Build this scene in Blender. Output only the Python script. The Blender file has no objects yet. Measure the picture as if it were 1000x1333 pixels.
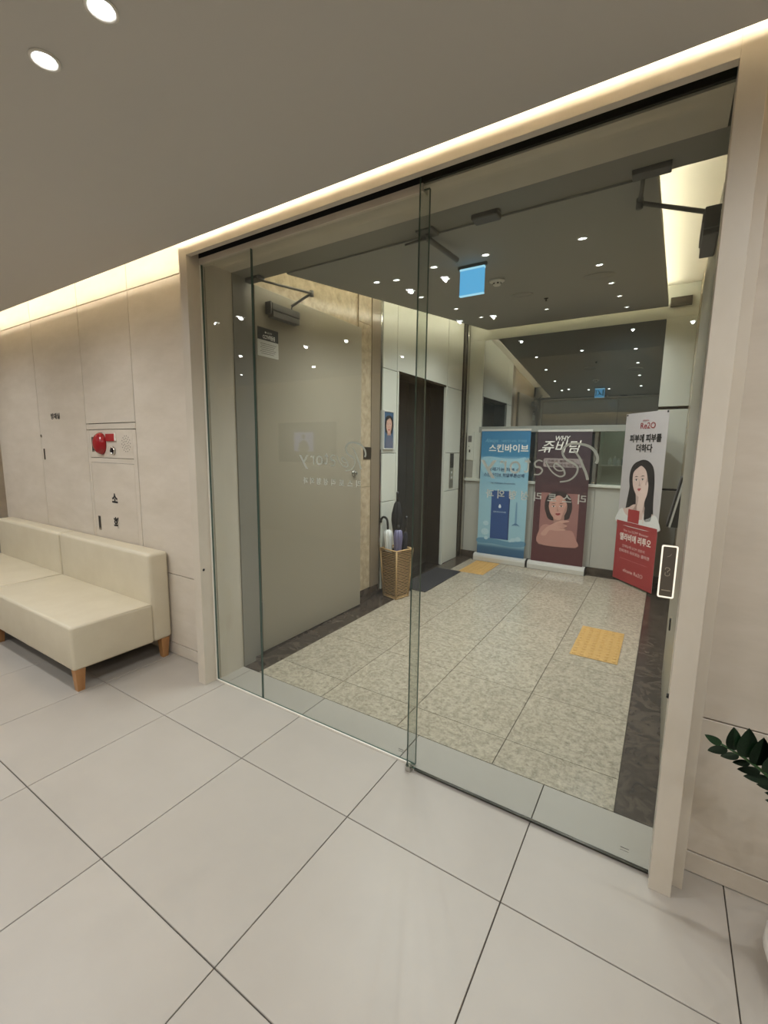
import bpy, bmesh, math, random
from mathutils import Vector, Matrix
random.seed(7)
PI = math.pi
scene = bpy.context.scene
COL = scene.collection

# ------------------------------------------------------------------ camera, world, exposure
def setup_camera():
    cam = bpy.data.cameras.new('camera'); o = bpy.data.objects.new('camera', cam); COL.objects.link(o)
    pitch, yaw, roll = -0.1417, -0.5606, 0.0135
    fwd = Vector((math.sin(yaw)*math.cos(pitch), math.cos(yaw)*math.cos(pitch), math.sin(pitch)))
    right = Vector((math.cos(yaw), -math.sin(yaw), 0)); up = right.cross(fwd)
    r2 = right*math.cos(roll)+up*math.sin(roll); u2 = -right*math.sin(roll)+up*math.cos(roll)
    m = Matrix((r2, u2, -fwd)).transposed().to_4x4()
    m.translation = Vector((2.1223, -1.6258, 1.4055))
    o.matrix_world = m
    cam.sensor_fit = 'HORIZONTAL'; cam.sensor_width = 36; cam.lens = 36*580.59/1000
    cam.clip_start = 0.05; cam.clip_end = 100
    scene.camera = o
setup_camera()
w = bpy.data.worlds.new('world'); scene.world = w; w.use_nodes = True
w.node_tree.nodes['Background'].inputs[0].default_value = (0.9, 0.85, 0.78, 1)
w.node_tree.nodes['Background'].inputs[1].default_value = 0.02
vs = scene.view_settings
vs.view_transform = 'Standard'; vs.look = 'None'; vs.gamma = 1; vs.use_curve_mapping = False
vs.exposure = 0.12
cy = scene.cycles
cy.use_denoising = True; cy.max_bounces = 10; cy.diffuse_bounces = 5; cy.glossy_bounces = 6
cy.transparent_max_bounces = 16; cy.sample_clamp_indirect = 6; cy.caustics_reflective = False; cy.caustics_refractive = False
LOBBY_DOWN, VEST_DOWN, COVE, VCOVE = 17.0, 30.0, 53.0, 44.0      # spot watts, strip radiance
WARM = (1.0, 0.87, 0.66); NEUTRAL = (0.96, 0.98, 1.0)

# ------------------------------------------------------------------ materials
def srgb(r, g, b):
    f = lambda c: c/12.92 if c <= .04045 else ((c+.055)/1.055)**2.4
    return (f(r/255), f(g/255), f(b/255), 1)
def new_mat(name):
    m = bpy.data.materials.new(name); m.use_nodes = True
    nt = m.node_tree; p = nt.nodes['Principled BSDF']
    return m, nt, p
MC = {}
def flat(name, rgb, rough=.5, metal=0., spec=.5, coat=0.):
    if name in MC: return MC[name]
    m, nt, p = new_mat(name)
    p.inputs['Base Color'].default_value = srgb(*rgb); p.inputs['Roughness'].default_value = rough
    p.inputs['Metallic'].default_value = metal; p.inputs['Specular IOR Level'].default_value = spec
    p.inputs['Coat Weight'].default_value = coat
    MC[name] = m; return m
def emit(name, rgb, strength, lin=False):
    if name in MC: return MC[name]
    m = bpy.data.materials.new(name); m.use_nodes = True; nt = m.node_tree
    nt.nodes.remove(nt.nodes['Principled BSDF']); e = nt.nodes.new('ShaderNodeEmission')
    e.inputs[0].default_value = (*rgb, 1) if lin else srgb(*rgb); e.inputs[1].default_value = strength
    nt.links.new(e.outputs[0], nt.nodes['Material Output'].inputs[0]); MC[name] = m; return m
def noisy(name, stops, scale=(4, 4, 4), detail=6, rough=.5, nrough=.6, bump=0., bscale=None, metal=0., spec=.5, coord='Object', dist=0., rand=0.):
    """procedural stone / leather / wood: noise -> colour ramp, optional bump, optional tone change per object"""
    if name in MC: return MC[name]
    m, nt, p = new_mat(name); L = nt.links.new; N = nt.nodes.new
    tc = N('ShaderNodeTexCoord'); mp = N('ShaderNodeMapping'); mp.inputs['Scale'].default_value = scale
    L(tc.outputs[coord], mp.inputs[0])
    if rand:
        oi = N('ShaderNodeObjectInfo'); va = N('ShaderNodeVectorMath'); va.operation = 'SCALE'
        cb = N('ShaderNodeCombineXYZ'); L(oi.outputs['Random'], cb.inputs[0]); L(oi.outputs['Random'], cb.inputs[1])
        L(cb.outputs[0], va.inputs[0]); va.inputs['Scale'].default_value = 57.
        L(va.outputs[0], mp.inputs['Location'])
    n = N('ShaderNodeTexNoise'); n.inputs['Scale'].default_value = 1; n.inputs['Detail'].default_value = detail
    n.inputs['Roughness'].default_value = nrough; n.inputs['Distortion'].default_value = dist
    L(mp.outputs[0], n.inputs['Vector'])
    r = N('ShaderNodeValToRGB'); L(n.outputs['Fac'], r.inputs[0])
    e = r.color_ramp.elements
    e[0].position, e[0].color = stops[0][0], srgb(*stops[0][1]); e[1].position, e[1].color = stops[-1][0], srgb(*stops[-1][1])
    for s in stops[1:-1]:
        q = e.new(s[0]); q.color = srgb(*s[1])
    out = r.outputs[0]
    if rand:
        hs = N('ShaderNodeHueSaturation'); mr = N('ShaderNodeMapRange'); L(oi.outputs['Random'], mr.inputs[0])
        mr.inputs[3].default_value = 1-rand; mr.inputs[4].default_value = 1+rand
        L(mr.outputs[0], hs.inputs['Value']); L(out, hs.inputs['Color']); out = hs.outputs[0]
    L(out, p.inputs['Base Color'])
    p.inputs['Roughness'].default_value = rough; p.inputs['Metallic'].default_value = metal; p.inputs['Specular IOR Level'].default_value = spec
    if bump:
        b = N('ShaderNodeBump'); b.inputs['Strength'].default_value = bump; b.inputs['Distance'].default_value = .004
        n2 = N('ShaderNodeTexNoise'); n2.inputs['Scale'].default_value = bscale or 60; n2.inputs['Detail'].default_value = 3
        L(tc.outputs[coord], n2.inputs['Vector']); L(n2.outputs['Fac'], b.inputs['Height']); L(b.outputs[0], p.inputs['Normal'])
    MC[name] = m; return m
def glass(name, tint, f0=.04, extra=None):
    if name in MC: return MC[name]
    m = bpy.data.materials.new(name); m.use_nodes = True; nt = m.node_tree; L = nt.links.new; N = nt.nodes.new
    nt.nodes.remove(nt.nodes['Principled BSDF'])
    lw = N('ShaderNodeLayerWeight'); lw.inputs['Blend'].default_value = .5
    pw = N('ShaderNodeMath'); pw.operation = 'POWER'; pw.inputs[1].default_value = 5; L(lw.outputs['Facing'], pw.inputs[0])
    ma = N('ShaderNodeMath'); ma.operation = 'MULTIPLY_ADD'; ma.inputs[1].default_value = 1-f0; ma.inputs[2].default_value = f0; L(pw.outputs[0], ma.inputs[0])
    t = N('ShaderNodeBsdfTransparent'); t.inputs[0].default_value = (*tint, 1)
    g = N('ShaderNodeBsdfGlossy'); g.inputs['Roughness'].default_value = 0.0
    mx = N('ShaderNodeMixShader'); L(ma.outputs[0], mx.inputs[0]); L(t.outputs[0], mx.inputs[1]); L(g.outputs[0], mx.inputs[2])
    out = mx.outputs[0]
    if extra:                       # body colour seen in a coated dark pane
        d = N('ShaderNodeBsdfDiffuse'); d.inputs[0].default_value = (*extra, 1)
        nt.links.remove(nt.links[[l.to_node == mx and l.to_socket == mx.inputs[1] for l in nt.links].index(True)])
        L(d.outputs[0], mx.inputs[1])
    L(out, nt.nodes['Material Output'].inputs[0]); MC[name] = m; return m

def vinyl(name, rgb, clear):
    m, nt, p = new_mat(name); p.inputs['Base Color'].default_value = srgb(*rgb); p.inputs['Roughness'].default_value = .7
    t = nt.nodes.new('ShaderNodeBsdfTransparent'); x = nt.nodes.new('ShaderNodeMixShader'); x.inputs[0].default_value = clear
    nt.links.new(p.outputs[0], x.inputs[1]); nt.links.new(t.outputs[0], x.inputs[2]); nt.links.new(x.outputs[0], nt.nodes['Material Output'].inputs[0])
    return m
M = dict(
 stone=noisy('limestone_panel', [(.3, (199, 189, 173)), (.55, (207, 197, 182)), (.75, (213, 204, 190))], (3, 3, 9), rough=.45, nrough=.65, rand=.02),
 casing=noisy('limestone_casing', [(.3, (199, 189, 172)), (.7, (209, 200, 185))], (5, 5, 3), rough=.45),
 tile=noisy('porcelain_tile', [(.3, (166, 159, 149)), (.7, (175, 168, 158))], (1.5, 1.5, 1.5), rough=.38, rand=.012, spec=.4),
 grout=flat('tile_grout', (74, 68, 60), .9),
 granite=noisy('granite_tile', [(.28, (104, 94, 79)), (.40, (148, 138, 121)), (.52, (174, 163, 144)), (.75, (204, 193, 173))], (42, 42, 42), detail=10, nrough=.75, rough=.22, rand=.05),
 emperador=noisy('dark_marble', [(.30, (40, 33, 28)), (.48, (58, 49, 42)), (.58, (82, 71, 61)), (.66, (66, 57, 49)), (.85, (104, 94, 84))], (9, 9, 9), detail=9, nrough=.62, rough=.22, dist=1.6, rand=.06),
 marble=noisy('beige_marble', [(.3, (146, 130, 106)), (.5, (170, 154, 128)), (.7, (192, 176, 150))], (16, 16, 16), detail=9, nrough=.7, rough=.25, rand=.03),
 ceil=flat('ceiling_paint', (196, 193, 187), .9),
 vceil=flat('vestibule_ceiling_paint', (160, 158, 152), .85),
 white_paint=flat('white_paint', (226, 220, 206), .8),
 steelpaint=flat('grey_painted_steel', (138, 134, 124), .4),
 leaf=flat('beige_painted_door', (146, 138, 121), .35, spec=.4),
 panel=flat('pale_wall_panel', (206, 207, 195), .5),
 bronze=noisy('bronze_steel', [(.3, (52, 46, 39)), (.7, (66, 60, 52))], (2, 2, 40), rough=.35, metal=.7),
 steel=flat('polished_steel', (190, 188, 182), .18, 1.),
 darksteel=flat('dark_steel', (70, 66, 60), .25, .9),
 alu=flat('satin_aluminium', (222, 220, 214), .35, .4),
 black=flat('black_plastic', (18, 18, 19), .45),
 blackslot=flat('dark_track', (10, 9, 8), .9),
 grey=flat('grey_plastic', (98, 97, 95), .5),
 midgrey=flat('closer_grey', (112, 110, 106), .45, .3),
 whiteplastic=flat('white_plastic', (226, 223, 214), .4),
 seal=flat('white_seal', (228, 222, 210), .5),
 pane=glass('clear_glass', (.872, .892, .872)),
 glassedge=flat('green_glass_edge', (70, 92, 84), .15),
 mirror=glass('dark_window_glass', (1, 1, 1), .50, (.03, .045, .05)),
 leather=noisy('cream_leather', [(.3, (202, 192, 168)), (.7, (209, 200, 177))], (6, 6, 6), rough=.42, bump=.12, bscale=220),
 wood=noisy('oak_leg', [(.3, (150, 104, 62)), (.7, (186, 138, 88))], (14, 14, 3), rough=.45),
 red=flat('red_lens', (150, 18, 26), .2), redsq=flat('red_block', (160, 24, 28), .5),
 ink=flat('black_ink', (22, 20, 19), .6), inkgrey=flat('grey_ink', (112, 108, 102), .6),
 white_ink=flat('white_ink', (236, 234, 226), .6),
 led_frame=emit('white_led_frame', (255, 244, 220), 1.1),
 mat=noisy('rubber_mat', [(.3, (30, 30, 34)), (.7, (42, 42, 46))], (90, 90, 90), rough=.85),
 tactile=noisy('yellow_tactile', [(.3, (186, 144, 78)), (.7, (202, 162, 96))], (20, 20, 20), rough=.6),
 wicker=noisy('wicker', [(.3, (160, 128, 84)), (.7, (192, 160, 112))], (40, 40, 40), rough=.6),
 leafgreen=noisy('plant_leaf', [(.3, (14, 40, 22)), (.7, (28, 64, 34))], (25, 25, 25), rough=.35),
 stemgreen=flat('plant_stem', (40, 74, 36), .5),
 soil=flat('potting_soil', (46, 36, 28), .95), pot=flat('white_ceramic', (232, 228, 220), .25),
 lobby_led=emit('warm_led_strip', WARM, COVE, True), vest_led=emit('vestibule_led_strip', (1, .93, .74), VCOVE, True), vest_led_soft=emit('vestibule_led_strip_soft', (1, .93, .74), VCOVE*.85, True),
 lobby_down=emit('lobby_downlight_lens', NEUTRAL, 25., True), vest_down=emit('vestibule_downlight_lens', (.94, .98, 1), 25., True),
 letter=vinyl('frosted_white_vinyl', (222, 220, 212), .22),
)

# ------------------------------------------------------------------ mesh helpers
def mesh_from_bm(bm, name, smooth=False):
    bmesh.ops.recalc_face_normals(bm, faces=bm.faces)
    me = bpy.data.meshes.new(name); bm.to_mesh(me); bm.free()
    if smooth:
        for p in me.polygons: p.use_smooth = True
    return me
WL = {}
def link(name, me, mat=None, parent=None, loc=(0, 0, 0), rot=(0, 0, 0)):
    """place an object; loc is in world coordinates unless the parent is turned, then it is local to the parent"""
    o = bpy.data.objects.new(name, me); COL.objects.link(o)
    if mat is not None and me is not None and hasattr(me, 'materials') and not me.materials: me.materials.append(mat)
    o.location = loc; o.rotation_euler = rot
    straight = tuple(rot) == (0, 0, 0)
    if parent:
        o.parent = parent; pw = WL.get(parent.name)
        if pw is not None: o.location = Vector(loc)-pw
        WL[o.name] = Vector(loc) if (straight and pw is not None) else None
    else: WL[o.name] = Vector(loc) if straight else None
    return o
BOXC = {}
def box_mesh(sx, sy, sz, bev=0., seg=2):
    k = (round(sx, 5), round(sy, 5), round(sz, 5), bev, seg)
    bm = bmesh.new(); bmesh.ops.create_cube(bm, size=1)
    bmesh.ops.scale(bm, vec=(sx, sy, sz), verts=bm.verts)
    if bev: bmesh.ops.bevel(bm, geom=bm.edges[:], offset=bev, segments=seg, profile=.5, affect='EDGES')
    return mesh_from_bm(bm, 'box', smooth=False)
def box(name, x0, x1, y0, y1, z0, z1, mat, parent=None, bev=0., seg=2, rot=(0, 0, 0), share=True):
    sx, sy, sz = x1-x0, y1-y0, z1-z0
    k = (round(sx, 4), round(sy, 4), round(sz, 4), bev, seg, mat.name if mat else '')
    me = BOXC.get(k)
    if me is None:
        me = box_mesh(sx, sy, sz, bev, seg); BOXC[k] = me
    return link(name, me, mat, parent, ((x0+x1)/2, (y0+y1)/2, (z0+z1)/2), rot)
def poly_prism(pts, axis_depth, name='prism'):
    """pts: list of 3D points of a planar polygon, axis_depth: vector to extrude"""
    bm = bmesh.new(); d = Vector(axis_depth)
    a = [bm.verts.new(p) for p in pts]; b = [bm.verts.new(Vector(p)+d) for p in pts]
    bm.faces.new(a); bm.faces.new(b[::-1])
    n = len(pts)
    for i in range(n): bm.faces.new((a[i], a[(i+1) % n], b[(i+1) % n], b[i]))
    return mesh_from_bm(bm, name)
def hexa(pts8, name='hexa'):
    bm = bmesh.new(); v = [bm.verts.new(p) for p in pts8]
    for f in ((0, 1, 2, 3), (7, 6, 5, 4), (0, 4, 5, 1), (1, 5, 6, 2), (2, 6, 7, 3), (3, 7, 4, 0)): bm.faces.new([v[i] for i in f])
    return mesh_from_bm(bm, name)
def lathe(prof, n=24, name='lathe', smooth=True):
    bm = bmesh.new(); rings = []
    for r, z in prof:
        if r < 1e-6: rings.append([bm.verts.new((0, 0, z))])
        else: rings.append([bm.verts.new((r*math.cos(2*PI*i/n), r*math.sin(2*PI*i/n), z)) for i in range(n)])
    for a, b in zip(rings, rings[1:]):
        for i in range(n):
            j = (i+1) % n
            if len(a) == 1 and len(b) == 1: continue
            if len(a) == 1: bm.faces.new((a[0], b[i], b[j]))
            elif len(b) == 1: bm.faces.new((a[i], b[0], a[j]))
            else: bm.faces.new((a[i], b[i], b[j], a[j]))
    return mesh_from_bm(bm, name, smooth)
def tube(path, rad, n=8, name='tube', closed_ends=True):
    """path list of points, rad number or list"""
    bm = bmesh.new(); P = [Vector(p) for p in path]; R = rad if isinstance(rad, (list, tuple)) else [rad]*len(P)
    rings = []; up = Vector((0, 0, 1))
    for i, p in enumerate(P):
        t = (P[min(i+1, len(P)-1)]-P[max(i-1, 0)]).normalized()
        u = up if abs(t.dot(up)) < .95 else Vector((1, 0, 0))
        a = t.cross(u).normalized(); b = a.cross(t).normalized()
        if rings and a.dot(la) < 0 and i: a, b = (a, b)
        la = a
        rings.append([bm.verts.new(p+(a*math.cos(2*PI*k/n)+b*math.sin(2*PI*k/n))*R[i]) for k in range(n)])
    for a, b in zip(rings, rings[1:]):
        for k in range(n): bm.faces.new((a[k], a[(k+1) % n], b[(k+1) % n], b[k]))
    if closed_ends: bm.faces.new(rings[0][::-1]); bm.faces.new(rings[-1])
    return mesh_from_bm(bm, name, True)
def catmull(pts, n=6, closed=False):
    out = []; N_ = len(pts)
    rng = range(N_ if closed else N_-1)
    for i in rng:
        g = lambda k: pts[k % N_] if closed else pts[min(max(k, 0), N_-1)]
        p0, p1, p2, p3 = g(i-1), g(i), g(i+1), g(i+2)
        for k in range(n):
            t = k/n
            out.append(tuple(.5*((2*p1[c])+(-p0[c]+p2[c])*t+(2*p0[c]-5*p1[c]+4*p2[c]-p3[c])*t*t+(-p0[c]+3*p1[c]-3*p2[c]+p3[c])*t**3) for c in range(len(p1))))
    if not closed: out.append(tuple(pts[-1]))
    return out
def shape2d(pts, thick=.0006, smooth=0, name='print'):
    """flat print: polygon in local XY, extruded a hair along +Z"""
    if smooth: pts = catmull(pts, smooth, True)
    return poly_prism([(x, y, 0) for x, y in pts], (0, 0, thick), name)
def ellipse(cx, cy_, rx, ry, n=28, a0=0):
    return [(cx+rx*math.cos(2*PI*i/n)*math.cos(a0)-ry*math.sin(2*PI*i/n)*math.sin(a0), cy_+rx*math.cos(2*PI*i/n)*math.sin(a0)+ry*math.sin(2*PI*i/n)*math.cos(a0)) for i in range(n)]
def ribbon(path, width, thick=.0008, name='stroke', n=6):
    """pen stroke in local XY; width number or (start, mid, end)"""
    P = catmull(path, n); m = len(P); bm = bmesh.new(); top = []
    for i, p in enumerate(P):
        q0, q1 = P[max(i-1, 0)], P[min(i+1, m-1)]
        d = Vector((q1[0]-q0[0], q1[1]-q0[1])).normalized(); nn = Vector((-d.y, d.x)); t = i/(m-1)
        if isinstance(width, (tuple, list)):
            w_ = width[0]+(width[1]-width[0])*t*2 if t < .5 else width[1]+(width[2]-width[1])*(t-.5)*2
        else: w_ = width
        top.append(((p[0]+nn.x*w_/2, p[1]+nn.y*w_/2), (p[0]-nn.x*w_/2, p[1]-nn.y*w_/2)))
    va = [[bm.verts.new((*c, thick)) for c in t] for t in top]; vb = [[bm.verts.new((*c, 0)) for c in t] for t in top]
    for i in range(m-1):
        bm.faces.new((va[i][0], va[i][1], va[i+1][1], va[i+1][0])); bm.faces.new((vb[i][0], vb[i+1][0], vb[i+1][1], vb[i][1]))
        bm.faces.new((va[i][0], va[i+1][0], vb[i+1][0], vb[i][0])); bm.faces.new((va[i][1], vb[i][1], vb[i+1][1], va[i+1][1]))
    return mesh_from_bm(bm, name)
def text_mesh(body, size, width=None, bold=0., shear=0., spacing=1., thick=.0008):
    cu = bpy.data.curves.new('txt', 'FONT'); cu.body = body; cu.size = size; cu.align_x = 'CENTER'; cu.align_y = 'CENTER'
    cu.offset = bold; cu.shear = shear; cu.space_character = spacing; cu.resolution_u = 3
    cu.extrude = thick/2
    o = bpy.data.objects.new('txt', cu); me = bpy.data.meshes.new_from_object(o); bpy.data.objects.remove(o)
    if len(me.vertices):
        xs = [v.co.x for v in me.vertices]; ys = [v.co.y for v in me.vertices]
        cx, cyy = (min(xs)+max(xs))/2, (min(ys)+max(ys))/2
        k = (width/(max(xs)-min(xs))) if width else 1
        for v in me.vertices: v.co.x = (v.co.x-cx)*k; v.co.y = v.co.y-cyy
    me.materials.clear()
    return me
FACE_CAM = (PI/2, 0, 0)            # local XY plane shown to -y
FACE_BACK = (PI/2, 0, PI)          # shown to +y
FACE_PX = (PI/2, 0, PI/2)          # shown to +x
FACE_NX = (PI/2, 0, -PI/2)         # shown to -x
def text(name, body, size, mat, parent, loc, rot=FACE_CAM, **k):
    return link(name, text_mesh(body, size, **k), mat, parent, loc, rot)
def tag(o, label, cat, group=None, kind=None):
    o['label'] = label; o['category'] = cat
    if group: o['group'] = group
    if kind: o['kind'] = kind
    return o
def thing(name, label, cat, loc=(0, 0, 0), rotz=0, group=None, kind=None):
    o = link(name, None, None, None, loc, (0, 0, rotz)); return tag(o, label, cat, group, kind)
def S(name, label, cat, loc=(0, 0, 0), rotz=0): return thing(name, label, cat, loc, rotz, None, 'structure')
def zc(y): return 2.343+.128*y      # underside of the rising vestibule ceiling

# ================================================================== THE SETTING
X0, X1, YB = -6.0, 4.2, -3.75            # lobby extent
def world_box(name, x0, x1, y0, y1, z0, z1, mat, label, cat, kind='structure'):
    o = box(name, x0, x1, y0, y1, z0, z1, mat); return tag(o, label, cat, None, kind)

# ---- lobby floor: 600 mm porcelain tiles
floor = world_box('floor', X0, X1, YB, .195, -.06, -.005, M['grout'], 'large cream porcelain tile floor of the lobby', 'floor')
tile_me = box_mesh(.5965, .5965, .02, .0012, 1); tile_me.materials.append(M['tile'])
ix0, ix1 = -10, 6
for i in range(ix0, ix1+1):
    for j in range(-6, 1):
        y1 = -.394+.6*(j+1); y0 = y1-.6; x0 = .6*i; x1 = x0+.6
        if y1 < YB or x1 < X0 or x0 > X1: continue
        if j == 0:
            box('floor_tile', x0+.00175, x1-.00175, y0+.00175, .195, -.02, 0, M['tile'], floor, .0012, 1)
        else: link('floor_tile', tile_me, None, floor, ((x0+x1)/2, (y0+y1)/2, -.01))

# ---- vestibule floor: granite slabs with dark marble borders
vfl = world_box('floor_vestibule', -.5, 2.3, .195, 4.9, -.06, -.005, M['grout'], 'speckled grey granite floor of the vestibule with dark marble borders', 'floor')
gx = [.0626, .574, 1.071, 1.572, 2.066]; gy = [.197, .404, .90, 1.417, 1.92, 2.42, 2.92, 3.42, 3.80]
for a, b in zip(gx, gx[1:]):
    for c, d in zip(gy, gy[1:]):
        box('granite_slab', a+.0016, b-.0016, c+.0016, d-.0016, -.02, 0, M['granite'], vfl, .0008, 1)
by = [.197, .80, 1.42, 2.02, 2.62, 3.22, 3.90]
for c, d in zip(by, by[1:]):
    box('border_slab', -.45, .0616, c+.0005, d-.0005, -.02, 0, M['emperador'], vfl, .0006, 1)
    box('border_slab', 2.067, 2.3, c+.0005, d-.0005, -.02, 0, M['emperador'], vfl, .0006, 1)
for a, b in zip([.0626, .70, 1.36], [.70, 1.36, 2.066]):
    box('border_slab', a+.0005, b-.0005, 3.801, 3.90, -.02, 0, M['emperador'], vfl, .0006, 1)

# ---- entrance wall of the lobby (limestone panels with shadow joints)
WY = .054
def stone_wall(name, x0, x1, label):
    return world_box(name, x0, x1, WY+.02, WY+.19, 0, 2.75, M['blackslot'], label, 'wall')
wl = stone_wall('wall_left', -3.245, -.10, 'limestone panelled wall behind the cream sofa')
J = .0025
def slab(x0, x1, z0, z1, parent, name='wall_panel'):
    return box(name, x0+J, x1-J, WY, WY+.022, z0+J, z1-J, M['stone'], parent, .001, 1)
xs = [-3.245, -2.36, -1.572, -.905, -.125]
for a, b in zip(xs, xs[1:]): slab(a, b, 2.388, 2.74, wl)
slab(-3.245, -2.36, 0, 2.388, wl); pdoor = slab(-2.36, -1.572, 0, 2.388, wl)
slab(-1.572, -.905, 1.556, 2.388, wl)
slab(-.905, -.125, .566, 2.388, wl); slab(-.905, -.125, .082, .566, wl); slab(-.905, -.125, 0, .082, wl, 'skirting_panel')
# surround of the fire equipment (stone around the two flush doors)
slab(-1.572, -.905, 1.512, 1.556, wl); slab(-1.572, -.905, 0, .60, wl)
box('wall_panel', -1.572+J, -1.538, WY, WY+.022, .60, 1.5095, M['stone'], wl); box('wall_panel', -.950, -.905-J, WY, WY+.022, .60, 1.5095, M['stone'], wl)
box('wall_panel', -1.538, -.950, WY, WY+.022, 1.276, 1.308, M['stone'], wl)
# flush pull and lock of the tall shaft door, with its tiny room sign
box('recessed_pull', -2.325, -2.303, WY-.002, WY+.001, 1.275, 1.365, M['darksteel'], wl, .0005, 1)
link('lock_cylinder', lathe([(0, .003), (.012, .003), (.014, 0), (0, 0)], 16), M['steel'], wl, (-2.345, WY-.0005, 1.47), FACE_CAM)
text('room_sign', '방재실', .05, M['ink'], wl, (-2.058, WY-.001, 1.626), width=.155, bold=.0012)

wr = stone_wall('wall_right', 2.24, X1, 'limestone panelled wall to the right of the glass entrance')
for a, b in ((2.24, 3.2), (3.2, X1)):
    slab(a, b, 2.388, 2.74, wr); slab(a, b, .56, 2.388, wr); slab(a, b, .078, .56, wr); slab(a, b, 0, .078, wr, 'skirting_panel')
# dark recess beyond the end of the panelled wall
world_box('wall_recess', X0, -3.0, 1.2, 1.3, 0, 2.75, M['stone'], 'plain wall of the recess past the sofa', 'wall')
world_box('wall_recess_return', -3.245, -3.145, .25, 1.2, 0, 2.75, M['stone'], 'return wall of the recess past the sofa', 'wall')
world_box('floor_recess', X0, -3.145, .195, 1.3, -.06, 0, M['tile'], 'cream tile floor of the recess past the sofa', 'floor')
world_box('wall_back', X0, X1, YB-.1, YB, 0, 2.75, M['stone'], 'plain lobby wall opposite the glass entrance', 'wall')
world_box('wall_lobby_end', X0-.1, X0, YB-.1, 1.3, 0, 2.75, M['stone'], 'far end wall of the lobby', 'wall')
world_box('wall_lobby_near', X1, X1+.1, YB-.1, .25, 0, 2.75, M['stone'], 'near end wall of the lobby', 'wall')

# ---- lobby ceiling: dropped board with a cove along both long walls
CZ = 2.40
world_box('ceiling', X0, X1, -3.56, -.16, CZ, CZ+.05, M['ceil'], 'smooth taupe dropped ceiling of the lobby', 'ceiling')
world_box('ceiling_upper', X0-.1, X1+.1, YB-.1, 1.3, 2.75, 2.8, M['white_paint'], 'white upper ceiling above the lobby cove', 'ceiling')
def led(name, x0, x1, y0, y1, z0, z1, mat, label):
    return tag(box(name, x0, x1, y0, y1, z0, z1, mat), label, 'light strip')
led('led_strip', X0+.05, X1-.05, -.208, -.194, CZ+.051, CZ+.068, M['lobby_led'], 'warm cove light strip above the glass entrance and the sofa wall')
led('led_strip', X0+.05, X1-.05, -3.49, -3.475, CZ+.051, CZ+.061, M['lobby_led'], 'warm cove light strip along the wall opposite the entrance')

# ---- stone portal round the glass: left casing, stepped right jamb, header
tl = S('trim_1', 'limestone casing between the sofa wall and the glass', 'door casing')
box('casing_post', -.141, -.077, -.087, .02, 0, 2.74, M['casing'], tl, .001, 1)
box('reveal_board', -.15, -.072, .02, .195, 0, 2.385, M['casing'], tl)
link('screw_cap', lathe([(0, .002), (.007, .002), (.007, 0), (0, 0)], 12), M['black'], tl, (-.0765, -.066, .70), FACE_PX)
tr = S('trim_2', 'stepped limestone jamb at the right of the glass entrance', 'door casing')
box('jamb_front', 2.191, 2.252, -.087, .02, 0, 2.74, M['casing'], tr, .001, 1)
box('jamb_step', 2.2535, 2.284, -.035, .06, 0, 2.74, M['casing'], tr, .001, 1)
box('reveal_board', 2.2, 2.26, .02, .195, 0, 2.385, M['casing'], tr)
th = S('trim_3', 'limestone header over the glass entrance with a dark sliding track slot', 'door header')
box('header_fascia', -.077, 2.191, -.087, -.058, 2.385, 2.74, M['casing'], th, .001, 1)
box('track_channel', -.077, 2.191, -.057, -.013, 2.425, 2.74, M['blackslot'], th)
box('fixed_glass_rail', -.077, 1.262, -.012, .03, 2.362, 2.391, M['casing'], th, .001, 1)
box('inner_fascia', -.077, 2.191, -.012, -.001, 2.392, 2.74, M['blackslot'], th)
box('soffit_board', -.077, 2.191, .0, .195, 2.385, 2.42, M['casing'], th)

# ---- glass: two fixed panes, one sliding door
def pane_box(name, x0, x1, y0, y1, z0, z1, parent):
    me = box_mesh(x1-x0, y1-y0, z1-z0); me.materials.append(M['pane']); me.materials.append(M['glassedge'])
    for p in me.polygons:
        if abs(p.normal.y) < .5: p.material_index = 1
    return link(name, me, None, parent, ((x0+x1)/2, (y0+y1)/2, (z0+z1)/2))
w1 = S('window_1', 'narrow fixed glass pane next to the left limestone casing', 'glass pane')
pane_box('glass', -.070, .3135, -.006, .006, .004, 2.37, w1)
box('seal_bead', -.076, .3145, -.013, -.0065, 0, .008, M['seal'], w1); box('edge_seal', -.077, -.0705, -.012, .008, 0, 2.36, M['seal'], w1)
w2 = S('window_2', 'wide fixed glass pane with frosted mirror-written sign between narrow pane and sliding door', 'glass pane')
pane_box('glass', .3165, 1.287, -.006, .006, .004, 2.37, w2)
box('seal_bead', .3155, 1.262, -.013, -.0065, 0, .008, M['seal'], w2)
d1 = S('door_1', 'frameless glass sliding door with frosted mirror-written sign and lit touch switch', 'glass door')
pane_box('glass', 1.2635, 2.189, -.041, -.029, .014, 2.44, d1)
box('bottom_guide_rail', 1.30, 2.189, -.040, -.030, .006, .014, M['darksteel'], d1)
link('floor_guide', poly_prism([(1.258, -.030, 0), (1.262, -.052, 0), (1.272, -.058, 0), (1.289, -.055, 0), (1.292, -.028, 0)], (0, 0, .024)), M['steel'], d1)
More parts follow.
